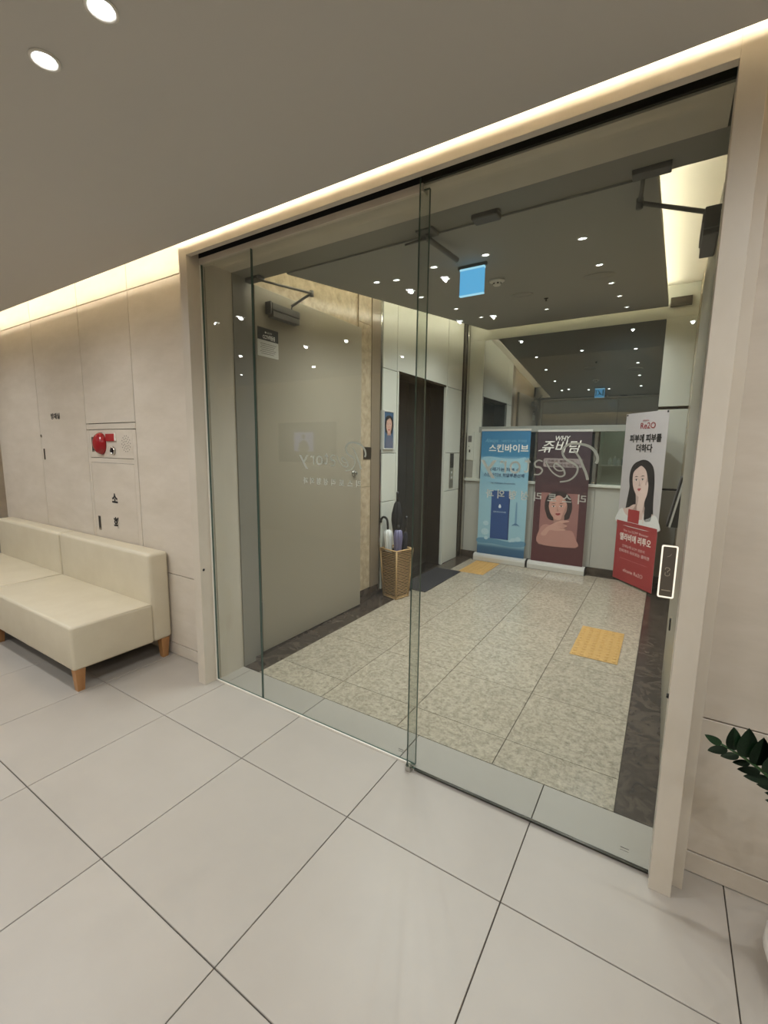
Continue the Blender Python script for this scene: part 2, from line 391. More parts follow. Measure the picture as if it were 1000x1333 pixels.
def sign(parent, dx, y):
    """white film lettering, stuck on so that it reads from the vestibule"""
    R1 = [(1.929, 1.366), (1.933, 1.38), (1.926, 1.401), (1.908, 1.419), (1.885, 1.427), (1.859, 1.43), (1.837, 1.424), (1.825, 1.41), (1.826, 1.392), (1.838, 1.376), (1.858, 1.366), (1.872, 1.355), (1.875, 1.341), (1.867, 1.322), (1.849, 1.307), (1.822, 1.301)]
    R2 = [(1.859, 1.409), (1.877, 1.385), (1.892, 1.353), (1.901, 1.334), (1.908, 1.312)]
    E_ = [(1.772, 1.37), (1.782, 1.35), (1.799, 1.33), (1.821, 1.319), (1.835, 1.326), (1.832, 1.341), (1.819, 1.355), (1.803, 1.362), (1.8, 1.35), (1.813, 1.339), (1.829, 1.339)]
    S_ = [(1.761, 1.368), (1.748, 1.372), (1.736, 1.363), (1.739, 1.35), (1.754, 1.347), (1.762, 1.337), (1.753, 1.324), (1.735, 1.322)]
    cx, cz = 1.75, 1.35
    def stroke(pts, wd, nm):
        link(nm, ribbon([(-(x-cx), z-cz) for x, z in pts], wd), M['letter'], parent, (cx+dx, y, cz), FACE_BACK)
    stroke(R1, (.009, .007, .005), 'sign_letter'); stroke(R2, (.005, .008, .008), 'sign_letter')
    stroke(E_, (.004, .006, .004), 'sign_letter'); stroke(S_, (.0045, .0065, .0045), 'sign_letter')
    for ch, x0, x1, z in (('t', 1.700, 1.722, 1.353), ('o', 1.648, 1.688, 1.345), ('r', 1.612, 1.636, 1.346), ('y', 1.54, 1.60, 1.335)):
        text('sign_letter', ch, .098, M['letter'], parent, ((x0+x1)/2+dx, y, z), FACE_BACK, width=x1-x0, bold=-.0002)
    for ch, x in zip('리스토리성형외과', (1.895, 1.848, 1.80, 1.752, 1.708, 1.665, 1.622, 1.580)):
        text('sign_letter', ch, .034, M['letter'], parent, (x+dx, y, 1.246), FACE_BACK, bold=.0006)
sign(d1, 0, -.0286); sign(w2, -.935, .0064)
# etched tempering marks
for par, x, z, y in ((w2, 1.215, .048, -.0064), (d1, 2.115, .062, -.0414)):
    box('tempering_mark', x-.013, x+.013, y-.0003, y, z-.006, z-.004, M['inkgrey'], par); box('tempering_mark', x-.013, x+.013, y-.0003, y, z+.003, z+.006, M['inkgrey'], par)
ts = thing('touch_switch', 'slim dark touch switch with glowing white frame on the sliding door', 'switch', (2.154, -.0415, .963))
def rounded_rect(cx, cz, w_, h_, r, n=5):
    pts = []
    for sx, sz, a in ((1, 1, 0), (-1, 1, PI/2), (-1, -1, PI), (1, -1, 1.5*PI)):
        for k in range(n+1):
            t = a+PI/2*k/n; pts.append((cx+sx*(w_/2-r)+r*math.cos(t), cz+sz*(h_/2-r)+r*math.sin(t)))
    return pts
def ring_prism(o, i, thick, name='ring'):
    bm = bmesh.new(); n = len(o)
    v = [[bm.verts.new((*p, z)) for p in L_] for z in (0, thick) for L_ in (o, i)]
    for k in range(n):
        j = (k+1) % n
        bm.faces.new((v[0][k], v[0][j], v[1][j], v[1][k])); bm.faces.new((v[2][k], v[3][k], v[3][j], v[2][j]))
        bm.faces.new((v[0][k], v[2][k], v[2][j], v[0][j])); bm.faces.new((v[1][k], v[1][j], v[3][j], v[3][k]))
    return mesh_from_bm(bm, name)
link('body', shape2d(rounded_rect(0, 0, .044, .164, .005), .010), flat('switch_body', (84, 76, 66), .4), ts, (2.154, -.0415, 1.046), FACE_CAM)
link('light_frame', ring_prism(rounded_rect(0, 0, .043, .163, .0055), rounded_rect(0, 0, .034, .154, .003), .0012), M['led_frame'], ts, (2.154, -.0516, 1.046), FACE_CAM)
for nm, pts, wd in (('hand_icon', [(-.006, .006), (-.004, .012), (.003, .012), (.006, .007), (.002, .003), (.0, -.002)], .0022), ('hand_icon', [(-.005, -.002), (-.005, -.010), (0, -.013), (.006, -.010), (.006, -.004)], .002), ('arrow_icon', [(-.004, .046), (.003, .05), (.006, .056)], .0012)):
    link(nm, ribbon(pts, wd), flat('switch_icon', (150, 138, 122), .5), ts, (2.153, -.0518, 1.046), FACE_CAM)
box('maker_strip', 2.142, 2.166, -.0523, -.0517, .986, .989, flat('switch_icon', (150, 138, 122), .5), ts)
cl = tag(link('lock_stud', lathe([(0, .006), (.007, .006), (.008, 0), (0, 0)], 12), M['black'], None, (2.1905, -.055, .655), FACE_NX), 'small black stud on the right limestone jamb beside the sliding door', 'stud')

# ---- steel door frame of the swing doors
fr = S('trim_4', 'grey steel frame of the double swing doors behind the glass', 'door frame')
for s, x in ((1, -.065), (-1, 2.215)):
    a, b = sorted((x, x-s*.085)); box('frame_stop', a, b, .195, .29, 0, 2.385, M['steelpaint'], fr, .001, 1)
    a, b = sorted((x-s*.045, x-s*.085)); box('frame_rebate', a, b, .29, .385, 0, 2.43, M['steelpaint'], fr, .001, 1)
box('frame_head', -.15, 2.30, .195, .29, 2.385, 2.80, M['steelpaint'], fr, .001, 1)
box('frame_head_rebate', -.11, 2.26, .29, .385, 2.40, 2.80, M['steelpaint'], fr, .001, 1)

# ---- vestibule ceiling: rising board with coves left, right and at the back
def rising(name, x0, x1, y0, y1, dz0, dz1, mat, label):
    p = [(x, y, zc(y)+d) for d in (dz0, dz1) for x, y in ((x0, y0), (x1, y0), (x1, y1), (x0, y1))]
    return tag(link(name, hexa(p), mat), label, 'ceiling', None, 'structure')
rising('ceiling_vestibule', .175, 2.005, .386, 3.775, 0, .05, M['vceil'], 'dark grey rising ceiling board of the vestibule')
rising('ceiling_vestibule_upper', -.45, 2.45, .386, 4.1, .21, .25, M['white_paint'], 'cream upper ceiling glowing above the vestibule cove')
def led_rise(x0, x1, y0, y1, label, dz=.052, mat='vest_led_soft'):
    p = [(x, y, zc(y)+d) for d in (dz, dz+.01) for x, y in ((x0, y0), (x1, y0), (x1, y1), (x0, y1))]
    tag(link('led_strip', hexa(p), M[mat]), label, 'light strip')
led_rise(.180, .193, .42, 3.74, 'cove light strip over the open beige door and the lift', mat='vest_led')
led_rise(1.94, 1.955, .42, 3.74, 'cove light strip along the right edge of the vestibule ceiling')
led_rise(.25, 1.93, 3.71, 3.725, 'cove light strip above the dark window')

# ---- vestibule side walls
wvl = world_box('wall_vestibule_left', -.26, -.15, .385, 1.898, 0, 3.0, M['marble'], 'beige marble wall behind the open left door', 'wall')
box('marble_slab', -.151, -.140, 1.545, 1.735, .115, 1.06, M['marble'], wvl); box('marble_slab', -.151, -.140, 1.545, 1.735, 1.063, 2.45, M['marble'], wvl); box('marble_slab', -.151, -.140, 1.545, 1.735, 2.453, 2.9, M['marble'], wvl)
box('plinth', -.151, -.136, 1.545, 1.872, 0, .112, M['emperador'], wvl)
box('bronze_post', -.151, -.132, 1.737, 1.872, .113, 2.9, flat('bronze_brown_stone', (128, 115, 97), .25), wvl)
box('polished_corner', -.16, -.128, 1.874, 1.897, 0, 2.9, M['steel'], wvl, .001, 1)
pl_ = tag(box('sign_plate', -.1395, -.134, 1.62, 1.845, 1.308, 1.415, flat('dark_bronze_plate', (58, 50, 38), .3, .5), None, .001, 1), 'small dark bronze plate on the marble beside the open beige door', 'sign plate')
wvr = world_box('wall_vestibule_right', 2.26, 2.40, .385, 4.0, 0, 3.1, M['marble'], 'beige marble wall along the right of the vestibule', 'wall')
# lift wall: pale panels round a recessed bronze lift front
wle = world_box('wall_lift', -.55, -.148, 1.90, 2.16, 0, 3.0, M['darksteel'], 'pale panelled lift wall of the vestibule', 'wall')
box('lift_wall_core', -.55, -.148, 3.28, 3.95, 0, 3.0, M['darksteel'], wle); box('lift_wall_core', -.55, -.148, 2.16, 3.28, 2.14, 3.0, M['darksteel'], wle)
def vpanel(y0, y1, z0, z1): return box('wall_panel', -.148, -.12, y0+.003, y1-.003, z0+.003, z1-.003, M['panel'], wle, .003, 2)
vpanel(1.90, 2.148, 2.130, 2.98); vpanel(2.148, 3.30, 2.130, 2.98); vpanel(3.30, 3.745, 2.130, 2.98)
vpanel(1.90, 2.15, .05, .90); vpanel(1.90, 2.15, .90, 1.36); vpanel(1.90, 2.15, 1.36, 2.13)
vpanel(3.30, 3.745, .0, .90); vpanel(3.30, 3.745, .90, 1.36); vpanel(3.30, 3.745, 1.36, 2.13)
box('lift_architrave', -.145, -.112, 2.150, 2.176, 0, 2.13, M['panel'], wle, .002, 1); box('lift_architrave', -.145, -.112, 3.265, 3.300, 0, 2.13, M['panel'], wle, .002, 1)
box('lift_jamb', -.40, -.146, 2.150, 2.176, 0, 2.13, M['bronze'], wle, .002, 1); box('lift_jamb', -.40, -.146, 3.265, 3.300, 0, 2.13, M['bronze'], wle, .002, 1)
box('lift_architrave', -.40, -.118, 2.176, 3.265, 2.118, 2.14, M['darksteel'], wle)
box('corner_post', -.15, -.10, 3.748, 3.80, 0, 3.0, M['darksteel'], wle, .002, 1); box('corner_post', -.15, -.085, 3.81, 3.88, 0, 3.0, M['steel'], wle, .002, 1)
lift = S('door_4', 'bronze steel lift doors with a dark flower pattern near the bottom', 'lift door')
for a, b in ((2.176, 2.72), (2.722, 3.265)):
    lf = box('door_panel', -.345, -.32, a, b, .004, 2.118, M['bronze'], lift, .002, 1)
box('door_sill', -.35, -.13, 2.177, 3.264, 0, .006, M['darksteel'], lift)
box('transom', -.41, -.35, 2.17, 3.27, 0, 2.13, M['darksteel'], lift)
flower_me = None
def flower(r):
    pts = []
    for k in range(60):
        t = 2*PI*k/60; q = r*(.62+.38*abs(math.cos(2.5*t))); pts.append((q*math.cos(t), q*math.sin(t)))
    return shape2d(pts, .0006)
fmat = flat('etched_flower', (52, 46, 40), .45, .6)
for (y, z, r) in ((2.93, .79, .05), (3.03, .74, .06), (3.11, .70, .065), (3.18, .58, .05), (3.06, .58, .05), (3.13, .47, .05), (3.2, .72, .05), (2.98, .62, .03), (2.85, .68, .03), (2.3, .8, .05), (2.4, .72, .06), (2.5, .62, .05), (2.34, .62, .04)):
    link('flower_motif', flower(r), fmat, lift, (-.3199, y, z), FACE_PX)
ind = thing('lift_call_panel', 'slim black lift call panel on the pale panel right of the lift', 'call panel', (-.119, 3.49, .93))
box('plate', -.1195, -.112, 3.435, 3.545, .93, 1.36, M['steel'], ind, .001, 1); box('display', -.1125, -.110, 3.442, 3.538, 1.18, 1.35, M['black'], ind)
for z in (1.06, 1.12): link('call_button', lathe([(0, .003), (.014, .003), (.015, 0), (0, 0)], 16), M['alu'], ind, (-.112, 3.49, z), FACE_PX)

# ---- back wall: white dado, grey transom, dark reflecting window above, shop hatch glass below
BY = 3.88
wb = world_box('wall_vestibule_back', -.15, 2.26, BY+.62, BY+.70, 0, 3.1, flat('dark_room', (70, 74, 74), .8), 'back wall of the shop behind the vestibule window', 'wall')
def wbp(nm, x0, x1, z0, z1, mat, y0=BY, y1=BY+.05): return box(nm, x0, x1, y0, y1, z0, z1, mat, wb, .002, 1)
wbp('upper_band', -.10, 2.26, 2.735, 3.08, M['panel'])
wbp('side_panel', -.085, .075, 1.02, 2.735, M['panel']); wbp('side_panel', 2.0, 2.26, 1.87, 2.735, M['panel']); wbp('side_panel', 2.0, 2.26, 1.03, 1.84, M['panel'])
wbp('shadow_joint', 2.0, 2.26, 1.84, 1.87, M['darksteel'], BY+.01)
for a, b in ((-.085, .79), (.79, 1.47), (1.47, 2.26)): wbp('dado_panel', a+.001, b-.001, .082, 1.005, flat('dado_paint', (178, 177, 168), .5))
wbp('skirting_panel', -.085, 2.26, 0, .08, M['emperador'], BY-.005)
wbp('sill', -.085, 2.02, 1.006, 1.035, M['panel'], BY-.03, BY+.12)
wbp('transom_bar', .075, 2.0, 1.622, 1.692, flat('transom_grey', (150, 152, 144), .4), BY-.008)
wbp('mullion', .075, .10, 1.035, 2.735, M['panel'], BY-.004); wbp('mullion', .80, .825, 1.035, 1.622, M['darksteel']); wbp('mullion', 1.46, 1.475, 1.035, 1.622, M['darksteel'])
win3 = S('window_3', 'large dark window above the banners reflecting the vestibule ceiling', 'window')
box('pane', .10, 1.998, BY+.004, BY+.014, 1.692, 2.735, M['mirror'], win3)
win4 = S('window_4', 'low glazed strip behind the banners', 'window')
for a, b in ((.10, .80), (.825, 1.46)): box('pane', a, b, BY+.02, BY+.03, 1.035, 1.622, M['mirror'], win4)
box('pane', 1.475, 1.998, BY+.02, BY+.028, 1.035, 1.622, M['pane'], win4)
# little lit shop behind the hatch
sh = S('wall_shop', 'pale lined shop niche behind the low window', 'niche')
box('niche_side', 1.44, 1.455, BY+.06, BY+.6, .9, 1.75, M['panel'], sh); box('niche_side', 2.05, 2.07, BY+.06, BY+.6, .9, 1.75, M['panel'], sh)
box('niche_back', 1.44, 2.07, BY+.58, BY+.60, .9, 1.75, M['panel'], sh); box('niche_top', 1.44, 2.07, BY+.06, BY+.6, 1.74, 1.76, M['panel'], sh); box('niche_base', 1.44, 2.07, BY+.12, BY+.6, 1.0, 1.03, M['panel'], sh)
box('niche_light', 1.5, 2.0, BY+.3, BY+.32, 1.732, 1.739, emit('niche_lamp', (215, 240, 235), 6), sh)
box('glass_shelf', 1.456, 2.049, BY+.38, BY+.57, 1.235, 1.243, M['whiteplastic'], sh)
box('air_grille', 2.02, 2.2, BY-.03, BY, 2.84, 2.925, M['darksteel'], wb)

# ================================================================== LIGHT FITTINGS
def down_meshes(mat_lens, r):
    ring = lathe([(r*1.45, .0), (r*1.5, -.004), (r*1.3, -.006), (r*1.1, -.002), (r*1.02, .0), (r*1.02, -.0005), (r*1.3, -.0005), (r*1.45, 0)], 28, 'trim_ring'); ring.materials.append(M['whiteplastic'])
    lens = lathe([(0, -.0025), (r*.6, -.0022), (r, -.0012), (r*1.0, 0), (0, 0)], 24, 'lens'); lens.materials.append(mat_lens)
    return ring, lens
LR, VR = down_meshes(M['lobby_down'], .024)+(LOBBY_DOWN, NEUTRAL, 2.95), down_meshes(M['vest_down'], .017)+(VEST_DOWN, (.95, .98, 1.), 2.5)
def downlight(x, y, z, tilt, meshes, label, group):
    t = thing('downlight', label, 'downlight', (x, y, z-.0006), 0, group)
    t.rotation_euler = (tilt, 0, 0); WL[t.name] = None
    link('trim_ring', meshes[0], None, t); link('lens', meshes[1], None, t)
    la = bpy.data.lights.new('lamp', 'SPOT'); la.energy = meshes[2]; la.color = meshes[3]; la.spot_size = meshes[4]; la.spot_blend = 1.0; la.shadow_soft_size = .008
    link('lamp', la, None, t, (0, 0, -.012))
    return t
g = 'round recessed downlights of the lobby ceiling'
downlight(.657, -.989, CZ, 0, LR, 'recessed downlight in the lobby ceiling, lower left of the visible pair', g)
downlight(.932, -.982, CZ, 0, LR, 'recessed downlight in the lobby ceiling at the top edge of the photo', g)
rows = (('first row from the glass', -.85, (-4.4, -2.80, -2.52, -1.07, -.77, 2.45, 2.72, 3.7)), ('second row from the glass', -1.85, (-5.3, -4.2, -1.95, -1.0, -.5, .66, .93, 2.45, 2.72)), ('third row from the glass', -2.72, (-4.2, -2.97, -1.66, -.4, .9, 2.2, 3.3)))
nth = ['first', 'second', 'third', 'fourth', 'fifth', 'sixth', 'seventh', 'eighth', 'ninth']
for rn, y, xs_ in rows:
    for k, x in enumerate(xs_): downlight(x, y, CZ, 0, LR, 'lobby downlight seen only reflected, %s, %s from the sofa end' % (rn, nth[k]), g)
g = 'round recessed downlights of the vestibule ceiling'
tilt = math.atan(.128)
ordn = ['nearest', 'second', 'third', 'fourth', 'farthest']
for k, y in enumerate((.93, 1.543, 2.16, 2.75, 3.42)): downlight(1.67, y, zc(y), tilt, VR, '%s downlight of the right row in the vestibule ceiling' % ordn[k], g)
for k, y in enumerate((.905, 1.515, 2.17, 2.78)): downlight(.455, y, zc(y), tilt, VR, '%s downlight of the left row in the vestibule ceiling' % (ordn[k] if k < 3 else 'farthest'), g)
downlight(1.197, .845, zc(.845), tilt, VR, 'vestibule downlight above and right of the blue exit sign', g)
downlight(.883, .856, zc(.856), tilt, VR, 'vestibule downlight left of the blue exit sign beside the glass door edge', g)
downlight(.575, .95, zc(.95), tilt, VR, 'vestibule downlight close beside the nearest one of the left row', g)
downlight(1.057, 2.87, zc(2.87), tilt, VR, 'lone vestibule downlight in the middle of the ceiling near the dark window', g)

# ================================================================== SWING DOORS OF THE VESTIBULE
def closer(parent, x, y0, z, s, name='door_closer'):
    """closer body on the leaf face x (s=+1 face looks to +x), shoe on the frame head, folding arm"""
    t = parent
    def bx(nm, a, b, y_0, y_1, z0, z1, mat, bev=.004):
        x0, x1 = sorted((x+s*a, x+s*b)); return box(nm, x0, x1, y_0, y_1, z0, z1, mat, t, bev, 2)
    b = bx('closer_body', .0, .055, y0, y0+.25, z-.005, z+.038, M['midgrey'])
    bx('closer_body_lower', .0, .05, y0+.01, y0+.25, z-.045, z-.007, M['midgrey'])
    bx('closer_end_cap', .0, .05, y0-.012, y0+.0, z-.03, z+.045, M['grey'])
    return b
d2 = S('door_2', 'beige steel door standing open along the left marble wall', 'door')
box('leaf', -.148, -.105, .392, 1.538, .012, 2.388, M['leaf'], d2, .002, 1)
closer(d2, -.105, .49, 2.265, 1)
link('closer_arm', tube([(-.07, .68, 2.30), (-.07, .68, 2.33), (.07, .72, 2.40)], [.009, .009, .008], 8), M['midgrey'], d2)
link('closer_arm', tube([(.07, .72, 2.40), (.0, .52, 2.40), (-.05, .36, 2.398)], [.009, .007, .007], 8), M['midgrey'], d2)
link('arm_joint', lathe([(0, .015), (.013, .015), (.013, -.02), (0, -.02)], 12), M['grey'], d2, (.07, .72, 2.40))
box('arm_shoe', -.10, .02, .30, .36, 2.375, 2.399, M['grey'], d2, .003, 2)
link('lock_knob', lathe([(0, .028), (.016, .026), (.02, .018), (.014, .01), (.026, .006), (.028, 0), (0, 0)], 20), M['steel'], d2, (-.105, 1.433, 1.195), FACE_PX)
box('hinge', -.11, -.095, .383, .396, .25, .37, M['steelpaint'], d2, .002, 1); box('hinge', -.11, -.095, .383, .396, 1.95, 2.07, M['steelpaint'], d2, .002, 1)
st = thing('warning_sticker', 'black and white camera notice sticker on the open beige door', 'sticker', (-.105, .497, 1.975))
box('sheet', -.1050, -.1043, .408, .586, 1.975, 2.150, flat('sticker_white', (205, 203, 194), .5), st); box('header_block', -.1044, -.1040, .408, .586, 2.075, 2.150, flat('sticker_black', (26, 28, 32), .4), st)
text('headline', 'CCTV작동중', .03, M['white_ink'], st, (-.1040, .505, 2.097), FACE_PX, width=.105, bold=.0006)
text('small_heading', '● CCTV', .014, M['white_ink'], st, (-.1040, .50, 2.124), FACE_PX, width=.06)
for k in range(6): box('small_print', -.1043, -.1040, .43+.008*(k % 2), .566-.01*(k % 3), 2.052-.012*k, 2.055-.012*k, M['inkgrey'], st)
d3 = S('door_3', 'beige steel door standing open along the right wall, seen edge on', 'door')
box('leaf', 2.212, 2.256, .392, 1.538, .012, 2.388, M['leaf'], d3, .002, 1)
closer(d3, 2.212, .49, 2.245, -1)
link('closer_arm', tube([(2.18, .56, 2.28), (2.18, .56, 2.30), (1.953, .42, 2.33)], [.009, .009, .008], 8), M['midgrey'], d3)
link('closer_arm', tube([(1.953, .42, 2.33), (1.96, .38, 2.36), (1.965, .33, 2.385)], [.009, .007, .007], 8), M['midgrey'], d3)
link('arm_joint', lathe([(0, .015), (.012, .015), (.012, -.02), (0, -.02)], 12), M['grey'], d3, (1.953, .42, 2.33))
box('arm_shoe', 1.93, 2.05, .30, .35, 2.372, 2.399, M['grey'], d3, .003, 2)
box('bolt', 2.205, 2.213, 1.0, 1.03, .50, .56, M['black'], d3, .002, 1); box('edge_strip', 2.208, 2.214, .393, .40, .02, 2.38, M['steelpaint'], d3)
# magnetic sensor on the frame head and the coordinator arm in its middle
tag(box('door_sensor', 1.325, 1.44, .305, .37, 2.372, 2.3995, M['grey'], None, .008, 3), 'dark grey sensor box under the steel door frame head', 'sensor')
ca = thing('coordinator_arm', 'grey coordinator arm hanging from the middle of the steel frame head', 'door hardware', (1.10, .34, 2.37))
box('bracket', 1.06, 1.14, .30, .384, 2.383, 2.3995, M['midgrey'], ca, .002, 1)
link('lever', tube([(1.10, .34, 2.385), (1.10, .36, 2.368), (1.13, .62, 2.36)], [.012, .013, .013], 10), M['midgrey'], ca)
link('lever', tube([(1.10, .36, 2.374), (.97, .37, 2.374)], [.007, .005], 8), M['midgrey'], ca)

# ================================================================== VESTIBULE CEILING ITEMS
ex = thing('exit_sign', 'glowing blue exit sign hanging under the vestibule ceiling', 'exit sign', (1.073, .975, 2.298))
box('light_box', 1.0, 1.147, .965, .985, 2.30, 2.446, emit('exit_blue', (104, 186, 238), 1.0), ex, .003, 2)
box('edge_frame', .998, 1.149, .964, .986, 2.436, 2.449, emit('exit_edge', (170, 225, 250), 1.1), ex, .002, 1); box('edge_frame', .998, 1.149, .964, .986, 2.297, 2.303, emit('exit_edge', (170, 225, 250), 1.1), ex, .002, 1)
box('hanger', .985, 1.16, .967, .983, 2.449, 2.4665, M['grey'], ex, .001, 1)
gm = flat('exit_green', (8, 92, 92), .5)
for (x0, x1) in ((1.118, 1.136), (1.012, 1.026)): box('door_icon', x0, x1, .9852, .9858, 2.325, 2.42, gm, ex)
link('running_figure', ribbon([(-.035, -.03), (-.012, -.012), (0, .012), (.012, .028)], .014), gm, ex, (1.072, .9853, 2.37), FACE_BACK)
link('running_figure', ribbon([(-.012, -.012), (.012, -.018), (.022, -.04)], .011), gm, ex, (1.072, .9853, 2.37), FACE_BACK)
link('running_figure', shape2d(ellipse(.02, .04, .008, .008, 14)), gm, ex, (1.072, .9853, 2.37), FACE_BACK)
sd = thing('smoke_detector', 'small white smoke detector beside the exit sign', 'smoke detector', (1.062, 1.44, zc(1.44))); sd.rotation_euler = (tilt, 0, 0); WL[sd.name] = None
link('base', lathe([(0, 0), (.05, 0), (.05, -.012), (.045, -.016), (0, -.016)], 24), M['whiteplastic'], sd)
link('sensor_head', lathe([(.026, -.016), (.026, -.032), (.02, -.038), (0, -.039)], 20), M['whiteplastic'], sd)
for k in range(6): link('sensor_slot', box_mesh(.012, .004, .008), M['black'], sd, (.026*math.cos(k*PI/3), .026*math.sin(k*PI/3), -.024), (0, 0, k*PI/3+PI/2))
def disc(name, x, y, r, label, cat, mat):
    o = tag(link(name, lathe([(0, -.004), (r*.9, -.004), (r*.92, -.001), (r*.96, -.006), (r, -.004), (r, 0), (0, 0)], 36), mat, None, (x, y, zc(y)), (tilt, 0, 0)), label, cat)
disc('ceiling_speaker', 1.052, 2.06, .085, 'flat round grey speaker in the ceiling right of the exit sign', 'speaker', M['vceil'])
disc('access_hatch', 1.625, 1.86, .10, 'flat round ceiling hatch within the right downlight row', 'hatch', M['vceil'])
tag(link('sprinkler_head', lathe([(0, 0), (.018, 0), (.016, -.006), (.006, -.008), (.005, -.02), (.012, -.022), (0, -.024)], 14), M['darksteel'], None, (1.17, 2.35, zc(2.35)), (tilt, 0, 0)), 'tiny dark sprinkler head in the vestibule ceiling', 'sprinkler')

# ================================================================== LOBBY OBJECTS
# ---- fire alarm panel and hydrant door set flush in the panelled wall
fa = thing('fire_alarm_panel', 'flush fire alarm panel with a red oval lamp above the hydrant door', 'alarm panel', (-1.244, WY, 1.31))
box('panel', -1.536, -.952, WY, WY+.02, 1.311, 1.5105, M['stone'], fa, .002, 1)
box('pull_slot', -1.503, -1.470, WY-.003, WY+.001, 1.352, 1.462, M['steel'], fa, .001, 1); box('slot_recess', -1.498, -1.475, WY-.004, WY-.002, 1.362, 1.458, M['black'], fa)
def dome(rx, rz, dep, n=28, m=6):
    bm = bmesh.new(); rings = []
    for j in range(m+1):
        a = PI/2*j/m; k = math.cos(a)**.7 if j < m else 0
        if j == m: rings.append([bm.verts.new((0, 0, dep))])
        else: rings.append([bm.verts.new((rx*k*math.cos(2*PI*i/n), rz*k*math.sin(2*PI*i/n), dep*math.sin(a))) for i in range(n)])
    for a_, b_ in zip(rings, rings[1:]):
        for i in range(n):
            j = (i+1) % n
            if len(b_) == 1: bm.faces.new((a_[i], a_[j], b_[0]))
            else: bm.faces.new((a_[i], a_[j], b_[j], b_[i]))
    bm.faces.new(rings[0][::-1])
    return mesh_from_bm(bm, 'dome', True)
link('alarm_lamp', dome(.068, .080, .05), M['red'], fa, (-1.365, WY-.0005, 1.413), FACE_CAM)
box('push_button_block', -1.285, -1.165, WY-.012, WY-.0005, 1.430, 1.482, M['redsq'], fa, .003, 2); box('block_edge', -1.168, -1.160, WY-.011, WY-.0005, 1.432, 1.488, M['white_ink'], fa)
link('jack_socket', lathe([(0, .004), (.014, .004), (.016, .012), (.026, .012), (.03, 0), (0, 0)], 20), M['steel'], fa, (-1.205, WY-.0005, 1.363), FACE_CAM)
link('jack_hole', shape2d(ellipse(-.01, 0, .017, .015)), M['black'], fa, (-1.205, WY-.0126, 1.363), FACE_CAM)
hole = shape2d(ellipse(0, 0, .0042, .0042, 8), .0004); hole.materials.append(M['inkgrey'])
for r_, n_ in ((.018, 6), (.036, 10), (.054, 14)):
    for k in range(n_):
        a = 2*PI*k/n_+r_*9; link('speaker_hole', hole, None, fa, (-1.035+r_*math.cos(a), WY-.0004, 1.413+r_*math.sin(a)), FACE_CAM)
hy = thing('hydrant_cabinet_door', 'flush stone hydrant door with black lettering behind the sofa', 'hydrant door', (-1.244, WY, .60))
box('panel', -1.536, -.952, WY, WY+.02, .602, 1.2735, M['stone'], hy, .002, 1)
text('lettering', '소', .085, M['ink'], hy, (-1.236, WY-.001, 1.022), bold=.0035); text('lettering', '화', .085, M['ink'], hy, (-1.232, WY-.001, .842), bold=.003)
box('pull_slot', -1.49, -1.457, WY-.003, WY+.001, .765, .872, M['steel'], hy, .001, 1); box('slot_recess', -1.485, -1.462, WY-.004, WY-.002, .782, .868, M['black'], hy)

# ---- two sofa units
def sofa_body_meshes(w_):
    def pad(sx, sy, sz, bev): 
        bm = bmesh.new(); bmesh.ops.create_cube(bm, size=1); bmesh.ops.scale(bm, vec=(sx, sy, sz), verts=bm.verts)
        bmesh.ops.bevel(bm, geom=bm.edges[:], offset=bev, segments=5, profile=.5, affect='EDGES'); return mesh_from_bm(bm, 'pad', True)
    return pad(w_-.004, .478, .262, .018), pad(w_-.004, .132, .59, .026)
SW = 1.24
seat_me, back_me = sofa_body_meshes(SW)
def prof_strip(pts, rad): return tube(pts, rad, 6)
leg_me = hexa([(-.018, -.018, 0), (.018, -.018, 0), (.018, .018, 0), (-.018, .018, 0), (-.027, -.027, .135), (.027, -.027, .135), (.027, .027, .135), (-.027, .027, .135)])
def sofa(x1, label):
    x0 = x1-SW; cx = (x0+x1)/2
    t = thing('sofa_unit', label, 'sofa', (cx, -.25, 0), 0, 'cream sofa units along the panelled wall')
    box('underside_shade', x0+.03, x1-.03, -.53, .03, .1285, .1305, flat('underside_shade_black', (24, 22, 20), .9), t)  # black sheet added to deepen the shade below the sofa
    link('seat', seat_me, M['leather'], t, (cx, -.315, .262)); link('backrest', back_me, M['leather'], t, (cx, -.018, .425))
    for s in (-1, 1):
        for y in (-.515, .0): link('leg', leg_me, M['wood'], t, (cx+s*(SW/2-.035), y, 0))
    e = .0015
    link('piping', prof_strip([(x1-.004, -.082, .15), (x1-.003, -.082, .38), (x1-.003, -.083, .69), (x1-.012, -.078, .708)], e), M['leather'], t)
    link('piping', prof_strip([(x1-.01, -.548, .384), (x1-.007, -.3, .389), (x1-.007, -.09, .389)], e), M['leather'], t)
    return t
sofa(-.60, 'cream leather sofa unit nearest the glass entrance, with oak legs')
sofa(-.60-SW, 'cream leather sofa unit cut off by the left photo edge')

